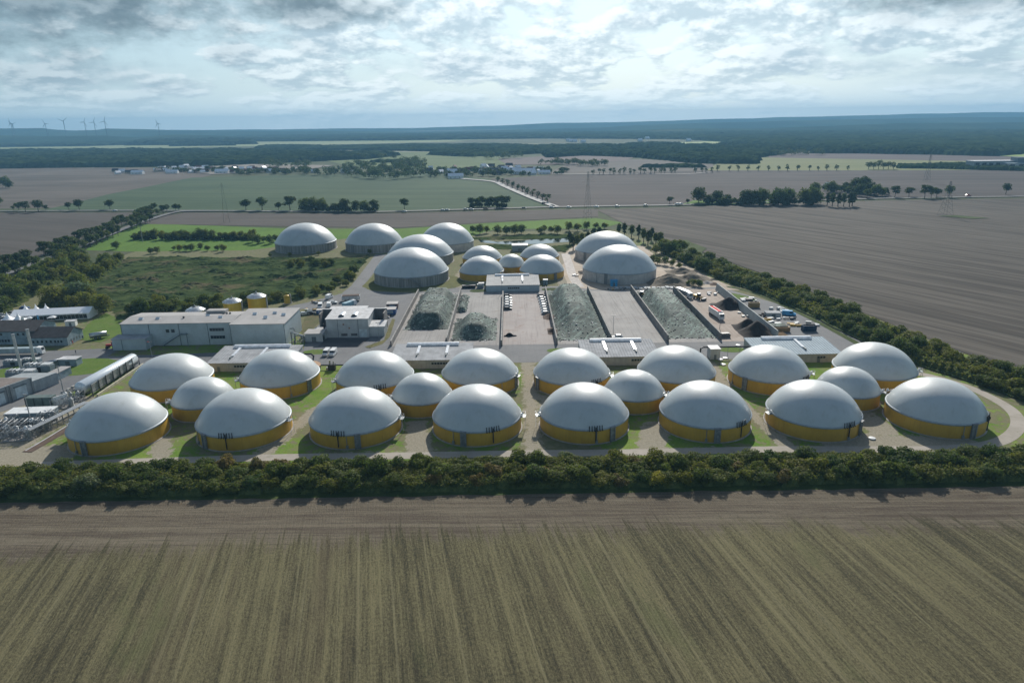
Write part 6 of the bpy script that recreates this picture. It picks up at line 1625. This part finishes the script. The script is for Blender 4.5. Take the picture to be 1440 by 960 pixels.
def clutter(px, py, n, seed, label, mats, sx=5, sy=4, name='material_pile'):
    x, y = at(px, py); t = thing(name, label, 'pile', x, y, .12); rn = random.Random(seed)
    for k in range(n):
        L = rn.uniform(.8,3.5); MB().obox((rn.uniform(-sx,sx), rn.uniform(-sy,sy), rn.uniform(.3,.8)), (L, rn.uniform(.3,1.4), rn.uniform(.3,1.1)), rn.uniform(-.4,.6)).build('piece', rn.choice(mats), t)
clutter(1048, 423, 16, 1, 'jumble of white and dark building material beside the upper grey wall', [m_white, m_black, m_galv, m_carblk], 5, 4)
clutter(1075, 452, 18, 2, 'scattered white and dark scrap pieces right of the smooth grey wall', [m_white, m_black, m_galv, m_earthR], 5, 6)
clutter(1097, 438, 12, 3, 'pale boards and scrap by the road left of the light blue van', [m_white, m_galv, m_silver], 5, 5)
clutter(1076, 444, 10, 4, 'brown and black scrap beside the flat grey box', [m_earthR, m_earth, m_black], 4, 3)
clutter(1130, 457, 10, 5, 'yellow and pale scrap behind the navy skip', [m_yelp, m_galv, m_white], 6, 2.5)
clutter(1100, 449, 9, 6, 'flat pale planks in front of the light blue van', [m_silver, m_white, m_dkgrey], 8, 1.2)
clutter(1047, 442, 8, 7, 'grey planks leaning below the smooth grey wall', [m_galv, m_silver], 3, 6)
clutter(1008, 414, 9, 8, 'white bags on the sandy ground near the upper end of the grey wall', [m_white, m_whiteR], 5, 4)
clutter(541, 447, 8, 9, 'white and dark bits behind the right side of the workshop', [m_white, m_black, m_galv], 2, 3)
clutter(447, 425, 10, 10, 'rusty machine parts on the grass behind the yard', [m_earthR, m_galv, m_yelp, m_dkgrey], 4, 4)
clutter(440, 437, 8, 11, 'yellow and white farm machinery bits left of the workshop', [m_yelp, m_white, m_dkgrey], 4, 2)
clutter(867, 408, 9, 12, 'small grey crates before the right back digester', [m_galv, m_wood2, m_dkgrey], 5, 2)
clutter(815, 386, 9, 13, 'pale debris on the sandy ground between yellow and grey tanks', [m_gravel, m_white, m_earthR], 4, 8)
clutter(672, 456, 6, 14, 'white bags beside the short hipped silage heap', [m_white], .6, 16)
x, y = at(1080, 448); skip(1079, 452, 3.2, 1.8, 1.4, m_yelp, 'small yellow skip among the scrap right of the grey wall', R(10))
x, y = at(1097, 472); t = thing('timber_stack', 'stack of long brown timbers beside the foot of the grey wall', 'timber stack', x, y, .12, R(2))
for k in range(8): MB().obox((-2+.3*(k%3), -3+k*.9, .35+.35*(k%2)), (9-.7*(k%3), .5, .4)).build('beam', m_wood2, t)
x, y = at(1096, 465); t = thing('timber_crate', 'tan timber pile under a green net behind the brown timbers', 'timber stack', x, y, .12); MB().box(-4.5,4,-2.5,3,.1,2.2).build('pile', m_wood2, t); MB().box(-5,3.2,-1.5,3.6,2.2,2.6).build('net', netA, t)
t = thing('end_block', 'dark block at the front foot of the wall right of the right green heap', 'block', *at(1018,474)); MB().obox((0,0,.9),(5,2.6,1.8),R(5)).build('body', m_dkgrey, t); MB().obox((0,0,1.9),(4.4,2,.3),R(5)).build('cap', m_black, t)
# manholes between the tanks
for px, py in [(1226,617),(1038,486),(1013,506),(1020,504),(1017,513),(1070,552)]:
    x, y = at(px, py); t = thing('manhole_cover', {1226:'round white cover on the dirt before the last front domes',1038:'white cover at the grass island by the black pipe',1070:'white post cap beside the wall of the second row dome'}.get(px, 'round white shaft cover on the grass right of the small plant box'), 'cover', x, y, .1, 0, 'white shaft covers on the grass' if px in (1013,1020,1017) else None)
    MB().lathe([(1.0,0),(1.0,.35),(.01,.45)],16).build('lid', m_white, t); MB().lathe([(1.15,0),(1.15,.12),(1.0,.13)],16).build('ring', m_concf, t)

# access stairs between the small and large tanks
for x, y, rz_, l in [(-21.4,214,R(235),'steel stair rising between the small dome and the fourth front dome'),(52.5,214.5,R(240),'steel stair rising between the small dome and the sixth front dome'),(127.3,214,R(240),'steel stair rising between the small dome and the last front dome'),(-98,214.5,R(235),'steel stair rising between the leftmost small dome and the second front dome')]:
    t = thing('access_stair', l, 'stair', x, y, 0, rz_)
    mb = MB()
    for k in range(14): mb.obox((k*.42-3, 0, 5.2-k*.38), (.42,1.1,.08))
    mb.build('steps', m_galv, t); mb = MB()
    for yy in (-.6,.6):
        mb.tube((-3,yy,6.2),(2.9,yy,.95),.05,4); mb.tube((-3,yy,5.1),(2.9,yy,0),.08,4); mb.tube((-3,yy,0),(-3,yy,6.2),.08,4); mb.tube((-5,yy,0),(-5,yy,6.2),.08,4); mb.tube((-5,yy,6.2),(-3,yy,6.2),.05,4)
    mb.box(-5,-3,-.7,.7,5.1,5.2); mb.build('railing', m_galv, t)
    for dx, dy in ((-4.6,.2),(-3.6,-.2),(-4.1,1.4),(-4.2,-1.5)):
        MB().lathe([(.35,5.2),(.38,6.0),(.2,6.25),(.01,6.3)],10,(dx,dy,0)).build('valve', m_white, t, True)
    MB().tube((-4.1,1.4,5.6),(-4.2,-1.5,5.6),.16,6).build('pipe', m_white, t)

# ================================================================== FAR OBJECTS
m_pyl = M('weathered_lattice', (.13,.15,.14), .7)
def pylon(px, py, h, label, w=7.0, r=.22):
    x, y = at(px, py); t = thing('power_pylon', label, 'pylon', x, y, 0, R(25))
    mb = MB(); n = 9
    def hw_(z): return w/2*(1-z/h)**1.25+.5
    zs = [h*(1-(1-k/n)**1.35) for k in range(n+1)]
    for a, b_ in zip(zs, zs[1:]):
        A, B = hw_(a), hw_(b_)
        for sx, sy in ((1,1),(1,-1),(-1,1),(-1,-1)): mb.tube((sx*A,sy*A,a),(sx*B,sy*B,b_),r,4)
        for s in (1,-1):
            mb.tube((-A,s*A,a),(B,s*B,b_),r*.55,4); mb.tube((A,s*A,a),(-B,s*B,b_),r*.55,4)
            mb.tube((s*A,-A,a),(s*B,B,b_),r*.55,4); mb.tube((s*A,A,a),(s*B,-B,b_),r*.55,4)
    mb.build('tower', m_pyl, t)
    for k, z in enumerate((h*.78,h*.88)):
        mb = MB(); L = (7.5,5.5)[k]; mb.tube((-L,0,z),(L,0,z),r*.8,4); mb.tube((-L,0,z),(0,0,z+2),r*.6,4); mb.tube((L,0,z),(0,0,z+2),r*.6,4); mb.build('cross_arm', m_pyl, t)
pylon(826, 307, 46, 'tall narrow lattice pylon in the brown field behind the small domes', 5.5, .06); pylon(1329, 303, 33, 'lattice pylon standing on the ploughed field at the right', 9, .08)
pylon(319, 313, 40, 'thin lattice pylon behind the bright meadow at the left', 5, .05); pylon(1303, 255, 40, 'faint thin pylon on the dark field at the far right', 6, .09)
for px, py, h, l in [(201,341,14,'wooden pole in front of the meadow tree row')]:
    x, y = at(px, py); t = thing('utility_pole', l, 'pole', x, y); MB().tube((0,0,0),(0,0,h),.3,8,.2).build('pole', M('pole_grey', (.35,.34,.31)), t); MB().box(-1,1,-.1,.1,h-1,h-.8).build('cross_arm', bark, t)
# wind turbines
m_turb = M('turbine_grey', (.10,.11,.12), .6)
def turbine(px, py, D, h, rb, a0, yaw, label):
    x, y, z = at_dist(px, py, D); t = thing('wind_turbine', label, 'wind turbine', x, y, z-h, yaw, 'wind turbines on the left horizon')
    MB().tube((0,0,-30),(0,0,h),2.3,12,1.6).build('tower', m_turb, t); MB().box(-4,6,-2,2,h-1.8,h+2.2).build('nacelle', m_turb, t)
    for k in range(3):
        a = a0+k*2*math.pi/3; u = Vector((0, math.sin(a), math.cos(a))); c_ = Vector((-6,0,h)); mb = MB()
        mb.tube(c_, c_+u*rb*.3, 1.4, 6, 2.0); mb.tube(c_+u*rb*.3, c_+u*rb, 2.0, 6, .7); mb.build('blade', m_turb, t)
    MB().tube((-8,0,h),(-4.5,0,h),2.4,10).build('hub', m_turb, t)
for px, py, rb, a0, yaw, l in [(15,173.5,52,.2,60,'wind turbine seen edge on at the far left of the horizon'),(17.5,174.5,40,.9,100,'wind turbine overlapping the edge-on one at the far left'),(63.5,174,52,.45,80,'wind turbine second group from the left on the horizon'),(89,170.5,60,1.15,90,'tallest wind turbine with raised blades, third on the horizon'),
      (118.5,172,52,-.5,85,'wind turbine left of the pair on the ridge'),(132,172,52,-.45,85,'wind turbine middle of three close together on the ridge'),(147,171,56,-.35,88,'wind turbine on the ridge step, right of three'),(222,174,46,.35,80,'wind turbine standing alone right of the others')]:
    turbine(px, py, 5600, 80, rb*.74, a0, R(yaw), l)
# village houses
def house(label, w, d, h, rise, wm, rm):
    t = thing('village_house', label, 'house', 0, 0)
    MB().extr([(-d/2,0),(d/2,0),(d/2,h),(0,h+rise),(-d/2,h)], -w/2, w/2).build('wall', wm, t)
    k = rise/(d/2); rf = MB().extr([(-d/2-.5,h-.5*k+.05),(0,h+rise+.05),(d/2+.5,h-.5*k+.05),(d/2+.5,h-.5*k+.4),(0,h+rise+.45),(-d/2-.5,h-.5*k+.4)], -w/2-.4, w/2+.4).build('roof', rm, t)
    MB().box(-w*.2,-w*.2+.9,.5,1.4,h+rise*.4,h+rise+1.2).build('chimney', M('brick_stack', (.25,.12,.08), .9), rf)
    for k_ in range(3):
        MB().box(-w/2+w*(.15+.28*k_),-w/2+w*(.15+.28*k_)+1.3,-d/2-.06,-d/2+.02,1.2,2.6).build('window', m_glass, t)
        MB().box(w/2-.02,w/2+.06,-d*.3+k_*d*.25,-d*.3+k_*d*.25+1.0,1.2,2.5).build('window', m_glass, t)
    return t
rwm = M('house_white', (.85,.85,.83), .7); rcm = M('house_cream', (.5,.44,.34), .8); rred = M('roof_red', (.16,.06,.045), .8); rdk = M('roof_dark', (.07,.07,.075), .8)
rsh = M('roof_pale_glint', (.85,.86,.88), .22, .1)  # pale roofing, whitened further so the colour carries the sun glint
HP = {'white': Proto(house('', 12, 9, 3.6, 4.0, rwm, rsh)), 'red': Proto(house('', 13, 9, 3.4, 4.4, rwm, rred)), 'dark': Proto(house('', 14, 10, 3.6, 4.2, rcm, rdk)), 'barn': Proto(house('', 26, 12, 4.2, 4.0, rwm, rsh))}
def place_house(k, px, py, rzz, s, label, grp): x, y = at(px, py); HP[k].place(x, y, .2, R(rzz), s*1.0, label, grp)
lv = [(163,242,'dark',10),(166,245,'white',60),(172,243,'white',20),(181,244,'dark',0),(190,244,'dark',5),(194,245,'barn',0),(220,241,'white',25),(229,239,'white',60),(233,241,'white',30),(237,243,'white',10),(243,244,'barn',5),(245,238,'white',50),(256,237,'white',35),(262,236,'white',60),(264,239,'dark',20),(268,239,'white',50),(272,240,'white',40),(276,241,'white',55),(279,238,'red',10),(284,240,'white',50),(289,238,'white',30),(297,239,'red',45),(313,244,'barn',0),(317,240,'white',50),(331,238,'dark',10),(340,239,'white',20),(356,243,'white',20),(365,242,'dark',0),(379,243,'white',30),(381,241,'red',20)]
for k, (px, py, kk, rzz) in enumerate(lv): place_house(kk, px, py, rzz, random.uniform(.85,1.1), {'white':'small white house with bright roof in the left distant village','red':'red roofed house in the left distant village','dark':'dark roofed house in the left distant village','barn':'long pale roofed barn in the left distant village'}[kk], 'houses of the left village')
mv = [(379,243,'white',30),(388,240,'red',0),(396,242,'red',20),(405,243,'white',50),(441,243,'white',30),(444,242,'red',10),(492,241,'red',0),(497,240,'red',20),(470,243,'dark',0),(484,243,'white',40),(578,242,'white',20),(620,244,'white',50),(630,243,'white',10),(636,247,'white',20),(641,251,'barn',5),(650,242,'red',0),(658,241,'red',10),(678,244,'white',30),(680,236,'white',40),(691,236,'dark',0),(700,246,'dark',0),(709,240,'white',20),(712,238,'white',50),(718,239,'white',60),(722,242,'barn',0),(733,245,'barn',0),(740,245,'barn',2),(745,240,'red',0),(749,246,'white',30),(765,245,'barn',5),(716,235,'dark',10),(705,238,'dark',30),(728,238,'white',30),(695,243,'dark',20),(672,242,'dark',0),(604,243,'dark',10)]
for k, (px, py, kk, rzz) in enumerate(mv):
    big = px in (733,740,636)
    place_house(kk, px, py, rzz, (1.5 if px == 636 else 1.25) if big else random.uniform(.85,1.1), ('large white house beside the road at the middle village' if px == 636 else 'long white roofed hall at the right of the middle village') if big else {'white':'small white house with bright roof in the middle village','red':'red roofed house in the middle village','dark':'dark roofed house in the middle village','barn':'long pale roofed barn in the middle village'}[kk], 'houses of the middle village')
for px, py, l in [(1166,266,'white farmhouse with pale roof left of the tall trees at the right'),(1201,268,'white farmhouse with reddish roof right of its twin at the right'),(1207,263,'small outbuilding with red roof behind the right farmhouse')]:
    place_house('red' if px > 1205 else 'white', px, py, 20, 1.15 if px < 1205 else .9, l, 'white farmhouses on the right')
rh = random.Random(44)
for k in range(26):
    px = rh.uniform(215, 385); kk = rh.choice(['white','white','red','dark'])
    place_house(kk, px, rh.uniform(237.5, 243.5), rh.uniform(0, 90), rh.uniform(.75,1.0), {'white':'small white house with bright roof in the left distant village','red':'red roofed house in the left distant village','dark':'dark roofed house in the left distant village'}[kk], 'houses of the left village')
for k in range(22):
    px = rh.uniform(600, 770); kk = rh.choice(['white','white','red','dark'])
    place_house(kk, px, rh.uniform(236.5, 246), rh.uniform(0, 90), rh.uniform(.75,1.0), {'white':'small white house with bright roof in the middle village','red':'red roofed house in the middle village','dark':'dark roofed house in the middle village'}[kk], 'houses of the middle village')
# sparse houses in the hazy distance behind
for px, py in [(799,197),(802,198),(808,198),(820,199),(900,197),(910,194),(968,197),(1148,190),(1292,176),(682,188)]:
    place_house('white', px, py+2, 20, 1.6, 'tiny white house far away in the hazy woods', 'far away houses in the hazy woods')
# long grey building at the right edge
x, y = at(1368, 238); t = thing('long_building', 'long grey two storey building with dark bays at the right edge beyond the fields', 'building', x, y, 0, R(-3))
MB().box(0,100,0,25,0,13).build('wall', M('far_grey', (.34,.37,.38), .7), t); MB().box(-1,101,-1,26,13,14.2).build('roof', m_whiteR, t)
for k in range(8): f = MB().box(3+k*12,10+k*12,-.3,.1,2,11).build('window', m_glass, t)
x, y = at(1412, 238); t = thing('long_building', 'white stepped building with a dark cube on top at the far right edge', 'building', x, y-8, 0, R(-3))
MB().box(0,160,0,30,0,10).build('wall', m_whiteR, t); MB().box(20,52,8,28,10,20).build('upper_block', M('far_dark', (.13,.16,.19), .6), t); MB().box(-1,161,-1,31,10,10.8).build('roof', m_roofB, t)
for k in range(10): MB().box(4+k*15,12+k*15,-.3,.1,1.5,4).build('window', m_glass, t); MB().box(4+k*15,12+k*15,-.3,.1,6,8.4).build('window', m_glass, t)
x, y = at(5, 199); t = thing('greenhouse', 'pale flat greenhouse in the dark woods at the far left', 'greenhouse', x, y, 16); MB().box(0,330,-20,60,0,5).build('glazing', m_white, t); MB().box(0,330,-20,60,5,6).build('roof', m_whiteR, t)

# people by the offices
m_skin = M('skin', (.45,.28,.20), .6); m_cloth = M('dark_clothes', (.03,.035,.05), .8)
def person(px, py, label, top):
    x, y = at(px, py); t = thing('person', label, 'person', x, y, .12, rnd.uniform(0, 6))
    prof = [(.10,0),(.12,.1),(.11,.45),(.15,.85),(.17,1.0),(.16,1.15),(.21,1.42),(.09,1.5),(.07,1.55),(.105,1.66),(.09,1.78),(.01,1.82)]
    mb = MB().lathe(prof, 12); mb.v = [(a*1.25, b_*.8, c_) for a, b_, c_ in mb.v]
    for s in (-1,1): mb.tube((s*.24,0,1.42),(s*.3,.05,.8),.055,6,.04)
    mb.build('body', top, t, True)
for px, py, l, mt in [(100,486,'person in a white top and dark trousers walking before the right office gable',m_white),(107,497.5,'person in dark clothes standing alone on the asphalt',m_cloth),(117,477,'person in dark clothes on the path beside the office',m_cloth),(103,484,'person in red beside the office gable',m_red)]: person(px, py, l, mt)

# ================================================================== AIR
hz = bpy.data.materials.new('haze'); hz.use_nodes = True; hn = hz.node_tree; hn.nodes.clear()
ho = hn.nodes.new('ShaderNodeOutputMaterial'); pv = hn.nodes.new('ShaderNodeVolumePrincipled')
pv.inputs['Color'].default_value = (.25,.53,.80,1); pv.inputs['Density'].default_value = HAZE_D; pv.inputs['Anisotropy'].default_value = .1
hn.links.new(pv.outputs[0], ho.inputs['Volume'])
mb = MB().box(-10000,10000,-2600,9800,-35,205)
hb_ = mb.build('haze', hz); hb_['kind'] = 'stuff'
